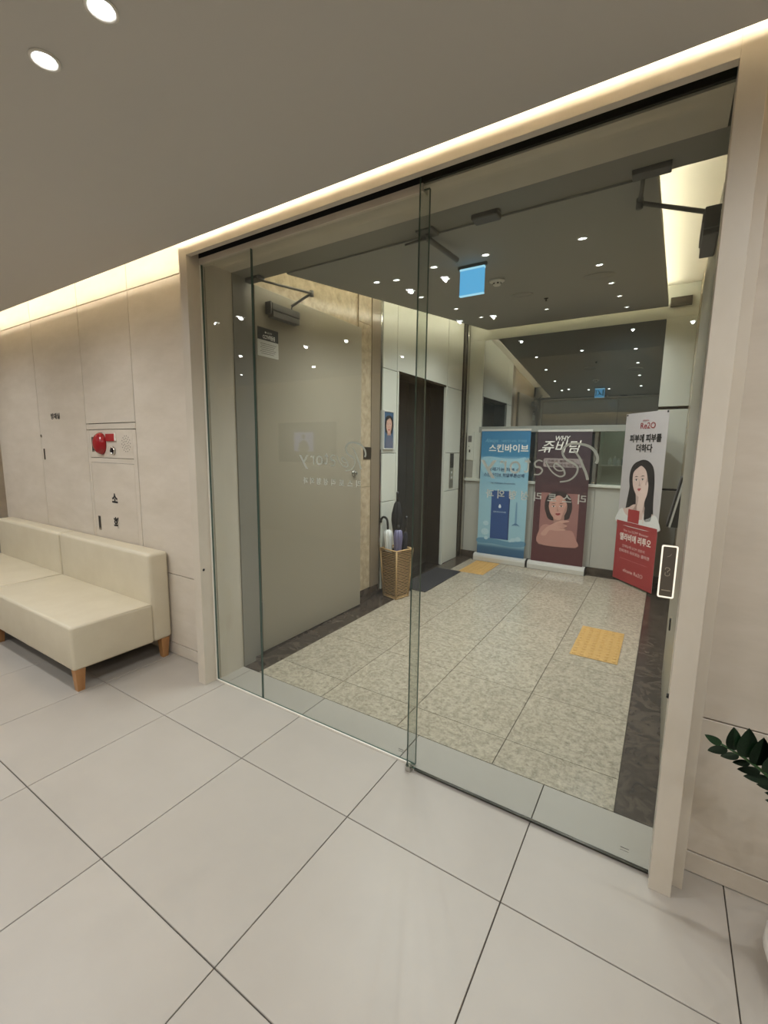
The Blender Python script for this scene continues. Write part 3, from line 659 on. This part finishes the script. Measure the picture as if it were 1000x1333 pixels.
# ---- potted plant at the right edge
pp = thing('potted_plant', 'dark green leafy plant in a white pot by the right wall', 'plant', (2.595, -.215, 0))
link('pot', lathe([(0, 0), (.075, 0), (.085, .006), (.125, .05), (.142, .10), (.14, .135), (.125, .175), (.108, .205), (.102, .208), (.098, .20), (.10, .17), (0, .17)], 36), M['pot'], pp, (2.595, -.215, 0))
link('soil', lathe([(0, .186), (.05, .184), (.10, .176)], 24), M['soil'], pp, (2.595, -.215, 0))
def leaf_mesh():
    bm = bmesh.new(); L_ = 1.0; rows = []
    for i in range(9):
        t = i/8; wd = .27*math.sin(PI*t**.8)**.75*(1-.1*t)+.001; z = -.12*t*t
        rows.append([bm.verts.new((-wd, t*L_, z+.05*(wd/.24))), bm.verts.new((0, t*L_, z)), bm.verts.new((wd, t*L_, z+.05*(wd/.24)))])
    for a, b in zip(rows, rows[1:]):
        for k in range(2): bm.faces.new((a[k], a[k+1], b[k+1], b[k]))
    bmesh.ops.solidify(bm, geom=bm.faces[:], thickness=.012)
    return mesh_from_bm(bm, 'leaf', True)
leaf_me = leaf_mesh(); leaf_me.materials.append(M['leafgreen'])
def frond(p0, p1, p2, n, ls):
    pts = []
    for i in range(13):
        t = i/12; pts.append(tuple((1-t)**2*Vector(p0)+2*t*(1-t)*Vector(p1)+t*t*Vector(p2)))
    stem = link('stem', tube(pts, [.009-.0065*i/12 for i in range(13)], 8), M['stemgreen'], pp)
    def at(t):
        a = (1-t)**2*Vector(p0)+2*t*(1-t)*Vector(p1)+t*t*Vector(p2); d = (2*(1-t)*(Vector(p1)-Vector(p0))+2*t*(Vector(p2)-Vector(p1))).normalized(); return a, d
    for k in range(n):
        t = .30+.70*k/(n-1); p, d = at(min(t, .995))
        side = Vector((0, 0, 1)).cross(d); side = (side if side.length > .1 else Vector((0, 1, 0))).normalized(); up_ = d.cross(side)
        last = k == n-1
        s = (1 if k % 2 else -1)
        dirv = (d*(.5 if s > 0 else .3) if not last else d)+(side*s*.25+up_*(.9 if s > 0 else -.75))*(0 if last else 1); dirv.normalize()
        zax = (side*.9+up_*.15*s); zax = (zax-dirv*zax.dot(dirv)).normalized(); xax = dirv.cross(zax)
        m = Matrix((xax, dirv, zax)).transposed()
        L_ = ls*(1.05-.35*t)*(1+.15*math.sin(k*2.3))*(.6 if last else (1 if s > 0 else .62))
        o = link('leaf', leaf_me, None, stem, tuple(p), (0, 0, 0)); o.rotation_euler = m.to_euler(); o.scale = (L_, L_, L_)
frond((2.555, -.26, .17), (2.55, -.33, .62), (2.292, -.355, .712), 30, .10)
frond((2.595, -.24, .17), (2.68, -.20, .75), (2.60, -.12, .98), 15, .09)
frond((2.605, -.27, .17), (2.80, -.38, .70), (3.0, -.42, .85), 14, .09)
frond((2.565, -.23, .17), (2.66, -.10, .60), (2.86, -.06, .92), 14, .085)
frond((2.585, -.28, .17), (2.70, -.45, .62), (2.74, -.62, .78), 14, .085)

# ---- television on the opposite lobby wall (shows as a reflection in the glass)
tv = thing('television', 'dark television with a pale blue square on the opposite lobby wall, seen reflected', 'television', (-2.69, YB, 1.17))
box('bezel', -3.28, -2.11, YB+.004, YB+.045, 1.17, 1.79, M['black'], tv, .004, 1)
box('screen_picture', -2.93, -2.53, YB+.045, YB+.047, 1.34, 1.64, emit('tv_blue', (140, 150, 215), 1.6), tv)
link('figure_icon', shape2d([(-.10, -.13), (.10, -.13), (.09, -.02), (.03, .03), (-.03, .03), (-.09, -.02)], .001, 4), flat('tv_icon', (60, 56, 60), .6), tv, (-2.73, YB+.0475, 1.48), FACE_BACK)
link('figure_icon', shape2d(ellipse(0, .09, .035, .04), .001), flat('tv_icon', (60, 56, 60), .6), tv, (-2.73, YB+.0475, 1.48), FACE_BACK)

# ================================================================== VESTIBULE OBJECTS
# ---- floor mat and tactile paving
tag(box('floor_mat', -.10, .215, 2.20, 3.10, .0005, .010, M['mat'], None, .003, 1), 'black rubber mat in front of the lift', 'mat')
bar_me = None
def tactile(x0, y0, nx, ny, kind, label):
    t = thing('tactile_paving', label, 'tactile tile', (x0+.15*nx, y0+.15*ny, 0), 0, 'yellow tactile tiles on the granite')
    for i in range(nx):
        for j in range(ny):
            a, b = x0+.3*i, y0+.3*j
            box('tile', a+.0005, a+.2995, b+.0005, b+.2995, .0005, .004, M['tactile'], t, .001, 1)
    bm = bmesh.new()
    for i in range(nx):
        for j in range(ny):
            for p in range(6):
                for q in range(6):
                    cx, cyy = x0+.3*i+.025+.05*p-t.location.x, y0+.3*j+.025+.05*q-t.location.y
                    sx, sy = (.014, .006) if (p+q) % 2 else (.014, .006)
                    r = bmesh.ops.create_cone(bm, cap_ends=True, segments=8, radius1=1, radius2=.6, depth=.005)
                    bmesh.ops.scale(bm, vec=(sx, sy+.006, 1), verts=r['verts']); bmesh.ops.translate(bm, vec=(cx, cyy, .0065), verts=r['verts'])
    k = link('raised_studs', mesh_from_bm(bm, 'studs'), M['tactile'], t, (t.location.x, t.location.y, 0)); k['kind'] = 'stuff'
tactile(1.662, 1.57, 1, 2, 'dash', 'yellow tactile tile patch on the granite near the sliding door')
tactile(.175, 3.12, 1, 2, 'dash', 'yellow tactile tile patch beside the mat and the blue banner')

# ---- woven umbrella stand with four umbrellas
SB = Vector((.027, 1.945, 0)); SR = -.25
us = thing('umbrella_stand', 'square tapered woven umbrella stand by the marble wall', 'umbrella stand', tuple(SB), SR); WL[us.name] = None
hb, ht, H = .082, .108, .475
cn = [(-1, -1), (1, -1), (1, 1), (-1, 1)]
for a, b in cn: link('corner_post', tube([(a*hb, b*hb, 0), (a*ht, b*ht, H)], .0085, 8), M['wicker'], us)
link('base_board', box_mesh(.15, .15, .01), M['wicker'], us, (0, 0, .02))
for z in (.01, H-.006):
    k = hb+(ht-hb)*z/H
    for i in range(4):
        a, b = cn[i], cn[(i+1) % 4]; link('rim', tube([(a[0]*k, a[1]*k, z), (b[0]*k, b[1]*k, z)], .009, 8), M['wicker'], us)
ns = 26
for j in range(ns):                      # every woven cane of the four sides
    z = .03+(H-.055)*j/(ns-1); k = hb+(ht-hb)*z/H
    for i in range(4):
        a, b = Vector(cn[i]), Vector(cn[(i+1) % 4])
        pts = [(*(a.lerp(b, t)*(k+(.003 if (q+j) % 2 else -.003))), z) for q, t in enumerate((0, .25, .5, .75, 1))]
        link('woven_cane', tube(pts, .0044, 5), M['wicker'], us)
k0, k1 = hb-.007, ht-.007
bm = bmesh.new()
for i in range(4):
    lo = [bm.verts.new((p*k_, q*k_, .026)) for k_ in (k0, k0-.003) for p, q in (cn[i], cn[(i+1) % 4])]
    hi = [bm.verts.new((p*k_, q*k_, H-.03)) for k_ in (k1-.002, k1-.005) for p, q in (cn[i], cn[(i+1) % 4])]
    for f in ((lo[0], lo[1], hi[1], hi[0]), (lo[2], hi[2], hi[3], lo[3]), (lo[0], lo[2], lo[3], lo[1]), (hi[0], hi[1], hi[3], hi[2]), (lo[0], hi[0], hi[2], lo[2]), (lo[1], lo[3], hi[3], hi[1])): bm.faces.new(f)
link('gap_shade', mesh_from_bm(bm, 'gap_shade'), flat('gap_shade_dark', (40, 32, 24), .9), us)  # dark inner walls added as painted shade in the gaps between canes
def umbrella(p0, p1, canopy_mat, label, hook, prof, hmat, clear=None):
    p0, p1 = Vector(p0), Vector(p1); d = (p1-p0); L_ = d.length; q = Vector((0, 0, 1)).rotation_difference(d.normalized()).to_euler()
    t = thing('umbrella', label, 'umbrella', tuple(p0), 0, 'umbrellas in the woven stand'); t.rotation_euler = q; WL[t.name] = None
    link('shaft', tube([(0, 0, 0), (0, 0, L_)], .005, 8), M['darksteel'], t)
    link('canopy', canopy_fold(prof), canopy_mat, t)
    if hook: link('handle', tube(catmull([(0, 0, L_-.07), (0, 0, L_), (-.012, 0, L_+.035), (-.045, 0, L_+.045), (-.07, 0, L_+.02), (-.074, 0, L_-.01)], 5), .0105, 10), hmat, t)
    else: link('handle', tube([(0, 0, L_-.10), (0, 0, L_-.02), (0, 0, L_)], [.012, .014, .012], 10), hmat, t)
def canopy_fold(prof, n=32, lobes=8, amp=.22):
    bm = bmesh.new(); rings = []
    for r, z in prof: rings.append([bm.verts.new((r*(1+amp*math.cos(lobes*2*PI*i/n))*math.cos(2*PI*i/n), r*(1+amp*math.cos(lobes*2*PI*i/n))*math.sin(2*PI*i/n), z)) for i in range(n)])
    for a, b in zip(rings, rings[1:]):
        for i in range(n): bm.faces.new((a[i], a[(i+1) % n], b[(i+1) % n], b[i]))
    return mesh_from_bm(bm, 'canopy', True)
umbrella((-.02, 1.915, .03), (-.05, 1.90, .72), flat('white_vinyl', (214, 214, 208), .35), 'white umbrella with a curved black hook handle in the woven stand', True, [(.006, .02), (.016, .2), (.028, .44), (.036, .56), (.034, .60), (.012, .62)], M['black'])
umbrella((.0, 1.975, .03), (-.01, 2.01, 1.0), flat('black_cloth', (15, 15, 17), .8), 'folded black umbrella standing tallest in the woven stand', False, [(.006, .02), (.012, .3), (.018, .5), (.046, .70), (.044, .76), (.025, .86), (.012, .88)], M['black'])
umbrella((.055, 1.91, .03), (.07, 1.90, .70), flat('violet_film', (112, 108, 138), .3), 'furled pale violet umbrella in the woven stand', False, [(.006, .02), (.016, .25), (.032, .48), (.038, .56), (.03, .62), (.01, .63)], M['black'])
umbrella((.07, 1.975, .03), (.105, 1.99, .78), flat('navy_cloth', (28, 30, 40), .7), 'dark umbrella with a straight black handle behind the violet one', False, [(.006, .02), (.012, .25), (.024, .5), (.02, .58), (.01, .6)], M['black'])

# ---- generic printed portrait built from flat shapes
SK = {}
def prn(parent, name, pts, rgb, loc, lay, rot=FACE_CAM, smooth=5, off=.0005):
    d = Vector((0, -off*lay, 0))
    if rot == FACE_PX: d = Vector((off*lay, 0, 0))
    pw = WL.get(parent.name)
    return link(name, shape2d(pts, .0003, smooth), flat('print_%d_%d_%d' % rgb, rgb, .6), parent, tuple(Vector(loc)+d), rot)
def portrait(parent, loc, s, skin, hair, lip, lay0, rot=FACE_CAM, tilt_=0., long_hair=True, shade=None):
    """woman's head, s = head height in metres, loc = face centre"""
    shade = shade or tuple(int(c*.86) for c in skin); dark = tuple(int(c*.22) for c in skin)
    c_, s_ = math.cos(tilt_), math.sin(tilt_)
    def T(pts): return [((x*c_-y*s_)*s, (x*s_+y*c_)*s) for x, y in pts]
    A = lambda nm, pts, rgb, l, sm=5: prn(parent, nm, T(pts), rgb, loc, lay0+l, rot, sm)
    if long_hair: A('printed_hair', [(-.1, .62), (.2, .60), (.42, .40), (.50, .05), (.52, -.5), (.48, -1.05), (.15, -1.05), (-.25, -1.0), (-.44, -1.0), (-.46, -.4), (-.46, .1), (-.36, .45)], hair, 0)
    else: A('printed_hair', [(-.1, .60), (.22, .58), (.46, .36), (.52, 0), (.44, -.32), (.3, -.5), (-.3, -.5), (-.46, -.2), (-.48, .15), (-.36, .46)], hair, 0)
    A('printed_neck', [(-.16, -.25), (.2, -.25), (.2, -.8), (.34, -.95), (-.34, -.95), (-.18, -.75)], shade, 1, 3)
    A('printed_face', [(-.30, .28), (-.12, .44), (.12, .46), (.30, .30), (.335, .02), (.27, -.26), (.10, -.47), (-.02, -.50), (-.14, -.45), (-.28, -.24), (-.33, .02)], skin, 2)
    A('printed_cheek', [(.33, .1), (.335, -.05), (.27, -.26), (.10, -.47), (.16, -.3), (.24, -.1)], shade, 3)
    for sx in (-.155, .125):
        A('printed_brow', [(sx-.085, .115), (sx, .15), (sx+.085, .12), (sx, .125)], tuple(int(h*.5+k*.5) for h, k in zip(hair, dark)), 3, 3)
        A('printed_eye', [(sx-.07, .025), (sx, .058), (sx+.07, .025), (sx, .002)], (235, 228, 222), 3, 4)
        A('printed_pupil', ellipse(sx, .028, .028, .029, 14), dark, 4, 0)
        A('printed_lid', [(sx-.078, .026), (sx, .066), (sx+.078, .028), (sx, .052)], dark, 5, 3)
    A('printed_nose', [(-.02, .05), (-.035, -.10), (-.06, -.155), (-.01, -.175), (.04, -.155), (.005, -.10)], shade, 3, 4)
    A('printed_lips', [(-.11, -.26), (-.04, -.235), (-.005, -.245), (.03, -.235), (.09, -.26), (.04, -.315), (-.01, -.325), (-.06, -.312)], lip, 3, 4)
    A('printed_lip_line', [(-.105, -.262), (0, -.268), (.085, -.262), (0, -.274)], tuple(int(c*.55) for c in lip), 4, 3)
    A('printed_fringe', [(-.02, .58), (-.28, .50), (-.40, .2), (-.38, -.12), (-.33, .05), (-.27, .28), (-.04, .42), (.10, .44), (.28, .28), (.36, .0), (.42, .1), (.40, .4), (.2, .56)], hair, 6, 4)
    return A

def gradient_mat(name, stops, z0, z1):
    """print colour running down a sheet (ink, fixed to the sheet)"""
    m, nt, p = new_mat(name); L = nt.links.new; N = nt.nodes.new
    tc = N('ShaderNodeTexCoord'); sp = N('ShaderNodeSeparateXYZ'); L(tc.outputs['Object'], sp.inputs[0])
    mr = N('ShaderNodeMapRange'); mr.inputs[1].default_value = z0; mr.inputs[2].default_value = z1; L(sp.outputs['Z'], mr.inputs[0])
    r = N('ShaderNodeValToRGB'); L(mr.outputs[0], r.inputs[0]); e = r.color_ramp.elements
    e[0].position, e[0].color = stops[0][0], srgb(*stops[0][1]); e[1].position, e[1].color = stops[-1][0], srgb(*stops[-1][1])
    for s in stops[1:-1]: e.new(s[0]).color = srgb(*s[1])
    L(r.outputs[0], p.inputs['Base Color']); p.inputs['Roughness'].default_value = .5
    return m

def rollup(x0, x1, y, ztop, sheet_mat, label):
    t = thing('roll_up_banner', label, 'banner', ((x0+x1)/2, y, 0), 0, 'roll-up banners against the back wall')
    prof = [(-.05, 0), (-.052, .05), (-.045, .075), (-.02, .088), (.03, .09), (.05, .075), (.05, 0)]
    link('cassette', poly_prism([(x0-.03, y+a, b+.003) for a, b in prof], (x1-x0+.06, 0, 0)), M['alu'], t)
    for a, b in ((x0-.036, x0-.03), (x1+.03, x1+.036)): link('end_cap', poly_prism([(a, y+p*1.06, q*1.03) for p, q in prof], (b-a, 0, 0)), M['black'], t)
    box('sheet', x0, x1, y-.002, y-.001, .09, ztop, sheet_mat, t)
    box('top_rail', x0-.003, x1+.003, y-.006, y+.006, ztop-.012, ztop+.012, M['alu'], t, .002, 1)
    link('support_pole', tube([(x0+(x1-x0)/2, y+.02, .08), (x0+(x1-x0)/2, y+.02, ztop)], .008, 8), M['alu'], t)
    return t
# ---- blue banner
bx0, bx1, bY, bz = .148, .746, 3.79, 1.645
b1 = rollup(bx0, bx1, bY, bz, gradient_mat('blue_banner_ink', [(0, (38, 84, 120)), (.06, (48, 96, 130)), (.10, (150, 190, 205)), (.45, (148, 188, 202)), (.78, (120, 170, 194)), (.80, (52, 126, 166)), (1, (44, 116, 160))], -.778, .778), 'light blue roll-up banner beside the lift wall')
bw, bh = bx1-bx0, bz-.09
def B1(u, v): return (bx0+u*bw, bY-.0022, bz-v*bh)
def band(par, Bf, nm, u0, u1, v0, v1, rgb, lay, rot=FACE_CAM):
    a, b = Vector(Bf(u0, v0)), Vector(Bf(u1, v1)); c = (a+b)/2; hw, hh = abs(b.x-a.x)/2, abs(b.z-a.z)/2
    return prn(par, nm, [(-hw, -hh), (hw, -hh), (hw, hh), (-hw, hh)], rgb, tuple(c), lay, rot, 0)
def btext(par, Bf, body, u, v, width, size, mat, lay=6, nm='printed_text', **k):
    p = Vector(Bf(u, v)); text(nm, body, size, mat, par, tuple(p+Vector((0, -.0005*lay, 0))), FACE_CAM, width=width, **k)
sky = flat('script_blue', (120, 176, 200), .6); navy = flat('navy_ink', (32, 62, 100), .6)
btext(b1, B1, 'Always', .22, .085, .17, .07, sky, shear=.4); btext(b1, B1, '대한민국이 주목한', .68, .085, .30, .035, sky)
btext(b1, B1, '스킨바이브', .57, .14, .48, .10, M['white_ink'], bold=.002)
prn(b1, 'printed_veil', [(-.29, .11), (-.2, .145), (0, .125), (.15, .12), (.26, .14), (.28, .03), (.22, -.06), (0, -.09), (-.2, -.09), (-.28, -.02)], (150, 190, 205), B1(.5, .30), 2)
btext(b1, B1, '오래가는 피부 속', .50, .305, .40, .05, navy, bold=.0008); btext(b1, B1, '스킨바이브 히알루론산제', .5, .35, .50, .05, navy, bold=.0008)
btext(b1, B1, 'by Allergan Aesthetics', .5, .415, .30, .026, navy)
band(b1, B1, 'printed_pack', .27, .66, .475, .865, (32, 74, 132), 2); band(b1, B1, 'printed_pack_side', .635, .66, .475, .865, (24, 56, 104), 3)
prn(b1, 'printed_drop', [(0, .03), (.016, .002), (.012, -.016), (0, -.02), (-.012, -.016), (-.016, .002)], (225, 232, 236), B1(.455, .60), 4)
btext(b1, B1, 'SKINVIVE', .455, .645, .16, .026, flat('pale_ink', (190, 208, 220), .6), 4)
for (u, v, r) in ((.17, .745, .036), (.16, .815, .05), (.19, .865, .026), (.76, .86, .03), (.86, .85, .035), (.70, .87, .02)):
    prn(b1, 'printed_bubble', ellipse(0, 0, r, r*.85, 20), (176, 206, 216), B1(u, v), 4, FACE_CAM, 0)
prn(b1, 'printed_syringe', [(-.007, .16), (.007, .16), (.012, .02), (.012, -.13), (-.012, -.13), (-.012, .02)], (110, 150, 176), B1(.80, .66), 4, FACE_CAM, 0)
prn(b1, 'printed_plunger', [(-.05, -.02), (-.015, .012), (.015, .012), (.05, -.02), (.015, -.004), (-.015, -.004)], (70, 112, 150), B1(.80, .735), 5, FACE_CAM, 3)
prn(b1, 'printed_water', [(-.29, .02), (-.1, .03), (.1, .01), (.29, .035), (.29, -.03), (.1, -.05), (-.1, -.035), (-.29, -.04)], (92, 140, 168), B1(.5, .885), 3)

# ---- dark red banner
cx0, cx1, cz_ = .830, 1.408, 1.63
b2 = rollup(cx0, cx1, bY, cz_, gradient_mat('maroon_banner_ink', [(0, (84, 38, 44)), (.25, (78, 36, 44)), (.65, (62, 38, 46)), (1, (58, 48, 58))], -.77, .77), 'dark maroon roll-up banner with a portrait, in the middle of the back wall')
cw, ch_ = cx1-cx0, cz_-.09
def B2(u, v): return (cx0+u*cw, bY-.0022, cz_-v*ch_)
btext(b2, B2, 'WHY', .48, .055, .16, .075, M['white_ink'], shear=.25, bold=.001)
btext(b2, B2, '쥬비덤', .46, .115, .42, .15, M['white_ink'], shear=.25, bold=.001); link('printed_stroke', ribbon([(-.1, -.02), (0, 0), (.03, .005)], .01), M['white_ink'], b2, tuple(Vector(B2(.2, .135))+Vector((0, -.003, 0))), FACE_CAM)
prn(b2, 'printed_pill', rounded_rect(0, 0, .42, .10, .02), (150, 138, 136), B2(.5, .235), 2, FACE_CAM, 0)
brown = flat('brown_ink', (70, 44, 46), .6)
btext(b2, B2, '주름과 볼륨까지', .46, .222, .28, .03, brown, 4); btext(b2, B2, '"쥬비덤 하나로 다 되는 필러"', .5, .25, .38, .036, brown, 4, bold=.0008)
band(b2, B2, 'printed_photo', .13, .86, .44, .865, (150, 104, 100), 1); band(b2, B2, 'printed_photo_top', .13, .86, .40, .46, (70, 40, 46), 2)
portrait(b2, B2(.47, .565), .30, (196, 148, 134), (44, 28, 30), (150, 58, 62), 3, tilt_=.10, long_hair=False)
prn(b2, 'printed_shoulder', [(-.20, .02), (-.14, .08), (-.05, .06), (.06, .02), (.15, .03), (.20, -.06), (.205, -.16), (-.205, -.16)], (180, 132, 122), B2(.495, .755), 8)
prn(b2, 'printed_hand', [(-.06, .03), (.02, .075), (.10, .085), (.115, .07), (.05, .045), (.10, .02), (.06, -.01), (.08, -.035), (-.02, -.05), (-.09, -.05), (-.14, -.12), (-.19, -.10), (-.12, -.01)], (198, 152, 138), B2(.50, .715), 10)
for k in range(3): prn(b2, 'printed_finger_line', [(-.03+.01*k, .035-.022*k), (.03, .04-.024*k), (.07, .045-.026*k), (.03, .036-.024*k)], (150, 106, 98), B2(.52, .715), 11, FACE_CAM, 3)

# ---- white and red banner standing askew at the right
A0, A1 = Vector((1.722, 3.850, 0)), Vector((2.108, 3.385, 0)); ang = math.atan2(A1.y-A0.y, A1.x-A0.x); W3 = (A1-A0).length
b3 = thing('stand_banner', 'white and red stand banner set askew beside the right door', 'banner', tuple((A0+A1)/2), ang); WL[b3.name] = None
H3 = 1.80
box('sheet', -W3/2, W3/2, -.0015, 0, .02, H3, flat('banner_white', (196, 188, 187), .55), b3)
for s in (-1, 1):
    link('stand_rod', tube([(s*W3*.47, .004, H3-.012), (0, .12, .62), (s*W3*.47, .004, .03)], .005, 8), M['black'], b3)
    link('corner_eyelet', lathe([(0, .004), (.009, .004), (.011, 0), (0, 0)], 12), M['black'], b3, (s*W3*.47, -.002, H3-.015), FACE_CAM)
link('rear_foot', tube([(0, .12, .62), (0, .22, .004)], .006, 8), M['black'], b3)
def B3(u, v): return ((u-.5)*W3, -.002, H3-v*(H3-.02))
def pr3(nm, pts, rgb, u, v, lay, sm=5): return prn(b3, nm, pts, rgb, B3(u, v), lay, FACE_CAM, sm)
band(b3, B3, 'printed_red_field', 0, 1, .635, 1, (164, 54, 56), 2)
crim = flat('crimson_ink', (150, 40, 50), .6)
btext(b3, B3, 'Re2O', .56, .075, .21, .085, crim, bold=.0005); btext(b3, B3, 'elravie', .50, .045, .09, .026, crim)
btext(b3, B3, '피부에 피부를', .52, .145, .45, .085, M['ink'], bold=.0026); btext(b3, B3, '더하다', .52, .20, .23, .085, M['ink'], bold=.0026)
pr3('printed_long_hair', [(.02, .30), (.13, .24), (.17, .10), (.18, -.10), (.20, -.33), (.16, -.36), (.06, -.34), (-.02, -.2), (-.18, -.30), (-.215, -.24), (-.19, -.05), (-.16, .15), (-.10, .27)], (22, 18, 20), .545, .435, 1)
portrait(b3, B3(.49, .385), .33, (226, 196, 184), (24, 19, 21), (186, 86, 88), 2, tilt_=.12, long_hair=False)
pr3('printed_shoulders', [(-.29, -.13), (-.27, -.03), (-.14, .02), (-.06, .06), (.04, .06), (.14, .02), (.26, -.03), (.29, -.10), (.29, -.16), (-.29, -.16)], (222, 192, 180), .5, .56, 3)
pr3('printed_hair_lock', [(.10, .22), (.155, .2), (.175, 0), (.18, -.20), (.15, -.235), (.08, -.22), (.09, 0)], (22, 18, 20), .54, .475, 9)
pr3('printed_hand', [(-.02, .12), (.0, .135), (.03, .10), (.05, .14), (.065, .10), (.06, .02), (.03, -.07), (.01, -.17), (-.07, -.18), (-.06, -.06), (-.055, .03), (-.035, .06)], (230, 202, 190), .60, .465, 10)
pr3('printed_top', [(-.29, .03), (-.23, .07), (-.17, .01), (0, -.02), (.15, .01), (.24, .06), (.295, .02), (.295, -.10), (-.295, -.10)], (228, 226, 222), .5, .60, 9, 3)
pr3('printed_box', [(-.085, -.07), (.085, -.07), (.085, .065), (-.085, .065)], (168, 50, 52), .42, .595, 11, 0)
pr3('printed_vial', [(-.01, -.05), (.01, -.05), (.01, .05), (-.01, .05)], (228, 214, 206), .66, .60, 12, 0)
band(b3, B3, 'printed_red_edge', 0, 1, .637, .66, (164, 54, 56), 12)
pink = flat('pale_pink_ink', (232, 190, 184), .6)
btext(b3, B3, 'The 1st ECM* Booster', .50, .69, .38, .034, pink); btext(b3, B3, '엘라비에 리투오', .50, .73, .47, .085, flat('cream_ink', (246, 232, 222), .6), bold=.002)
btext(b3, B3, '인체유래 ECM 성분의', .48, .785, .34, .034, pink); btext(b3, B3, '진피까지 차오르는 콜라겐', .50, .815, .46, .038, pink, bold=.0006)
band(b3, B3, 'printed_rule', .15, .85, .862, .863, (226, 160, 154), 4); btext(b3, B3, 'elravie Re2O', .52, .93, .30, .055, pink)

# ---- poster in a snap frame on the lift wall
pf = thing('poster_frame', 'white framed portrait poster on the pale panel left of the lift', 'poster', (-.12, 2.02, 1.39))
box('backing', -.1195, -.112, 1.91, 2.085, 1.40, 1.748, gradient_mat('poster_blue_ink', [(0, (70, 98, 124)), (1, (52, 88, 122))], -.17, .17), pf)
for y0, y1, z0, z1 in ((1.903, 1.915, 1.395, 1.753), (2.078, 2.09, 1.395, 1.753), (1.915, 2.078, 1.395, 1.407), (1.915, 2.078, 1.741, 1.753)): box('frame_bar', -.1195, -.106, y0, y1, z0, z1, M['alu'], pf, .002, 1)
portrait(pf, (-.1115, 2.0, 1.62), .15, (206, 164, 144), (20, 18, 22), (170, 70, 70), 0, FACE_PX, 0, False)
prn(pf, 'printed_clothes', [(-.06, -.10), (.062, -.10), (.06, -.02), (.03, .015), (-.03, .015), (-.055, -.02)], (92, 98, 118), (-.1115, 2.0, 1.51), 7, FACE_PX)

# ---- small fittings on the back wall beside the lift
wc = thing('wall_control', 'pale wall control unit with a small grey display at the back corner', 'control unit', (-.03, BY, 1.42))
box('housing', -.075, .015, BY-.018, BY, 1.27, 1.63, M['panel'], wc, .004, 2); box('display', -.06, -.012, BY-.02, BY-.017, 1.50, 1.58, M['grey'], wc); box('key', -.045, -.025, BY-.0205, BY-.017, 1.37, 1.405, M['black'], wc); box('key', -.05, -.042, BY-.0205, BY-.017, 1.44, 1.45, M['black'], wc)
fb = tag(box('junction_cover', -.08, .01, BY-.01, BY, 1.05, 1.265, flat('grey_cover', (150, 148, 138), .5), None, .002, 1), 'plain grey cover under the wall control unit', 'cover')
# ---- tilted tablet on the right wall
tb = thing('tilted_tablet', 'black tilted tablet in a pale edged holder at the right wall', 'tablet', (2.215, 1.58, .95))
link('holder', poly_prism([(2.259, 1.56, .955), (2.175, 1.56, .955), (2.228, 1.56, 1.26), (2.259, 1.56, 1.26)], (0, .20, 0)), M['black'], tb)
link('holder_edge', poly_prism([(2.175, 1.555, .952), (2.165, 1.555, .955), (2.218, 1.555, 1.263), (2.228, 1.555, 1.26)], (0, .21, 0)), M['alu'], tb)
link('screen', poly_prism([(2.165, 1.56, .957), (2.154, 1.56, .960), (2.207, 1.56, 1.258), (2.218, 1.56, 1.26)], (0, .20, 0)), M['black'], tb)
# ---- bottles in the shop niche
for k, (x, h, rgb) in enumerate(((1.55, .09, (214, 220, 216)), (1.60, .11, (200, 208, 206)), (1.64, .08, (222, 224, 220)), (1.69, .10, (120, 140, 150)), (1.75, .07, (205, 212, 210)), (1.81, .10, (80, 96, 108)), (1.88, .08, (214, 216, 210)))):
    t = thing('cosmetic_bottle', '%s small bottle from the left on the shop shelf' % ['first', 'second', 'third', 'fourth', 'fifth', 'sixth', 'seventh'][k], 'bottle', (x, BY+.45, 1.243), 0, 'bottles on the shop shelf')
    link('body', lathe([(0, 0), (.017, 0), (.018, .006), (.018, h*.7), (.009, h*.8), (.009, h*.82), (0, h*.82)], 14), flat('bottle_%d' % k, rgb, .3), t, (x, BY+.45, 1.243))
    link('cap', lathe([(.0095, h*.8), (.0095, h), (0, h)], 12), M['whiteplastic'], t, (x, BY+.45, 1.243))

# ================================================================== parts that belong to a part sit under it
def nest(child, host):
    child.location = child.location-host.location; child.parent = host
def kids(root, *names): return [c for c in root.children if any(c.name == n or c.name.startswith(n+'.') for n in names)]
def nest_all(root, host_name, *names):
    h = kids(root, host_name)
    if h:
        for c in kids(root, *names): nest(c, h[0])
for b_ in (b1, b2, b3):
    for c in [c for c in b_.children if c.name.startswith('printed_')]: nest(c, kids(b_, 'sheet')[0])
for c in [c for c in pf.children if c.name.startswith('printed_')]: nest(c, kids(pf, 'backing')[0])
nest_all(st, 'sheet', 'header_block', 'headline', 'small_heading', 'small_print')
for d_ in (d2, d3):
    nest_all(d_, 'closer_body', 'closer_body_lower', 'closer_end_cap', 'closer_arm', 'arm_joint'); nest_all(d_, 'leaf', 'lock_knob', 'hinge', 'bolt', 'edge_strip')
for g_ in (d1, w2): nest_all(g_, 'glass', 'sign_letter', 'tempering_mark')
nest_all(fa, 'panel', 'alarm_lamp', 'push_button_block', 'block_edge', 'pull_slot', 'slot_recess', 'jack_socket', 'jack_hole', 'speaker_hole'); nest_all(hy, 'panel', 'lettering', 'pull_slot', 'slot_recess')
for c in kids(lift, 'flower_motif'):
    hp = kids(lift, 'door_panel'); nest(c, hp[0] if c.location.y < 2.72 else hp[1])
for c in kids(wl, 'recessed_pull', 'lock_cylinder', 'room_sign'): nest(c, pdoor)
nest_all(ind, 'plate', 'display', 'call_button'); nest_all(wc, 'housing', 'display', 'key'); nest_all(ex, 'light_box', 'door_icon', 'running_figure')
nest_all(sd, 'sensor_head', 'sensor_slot')
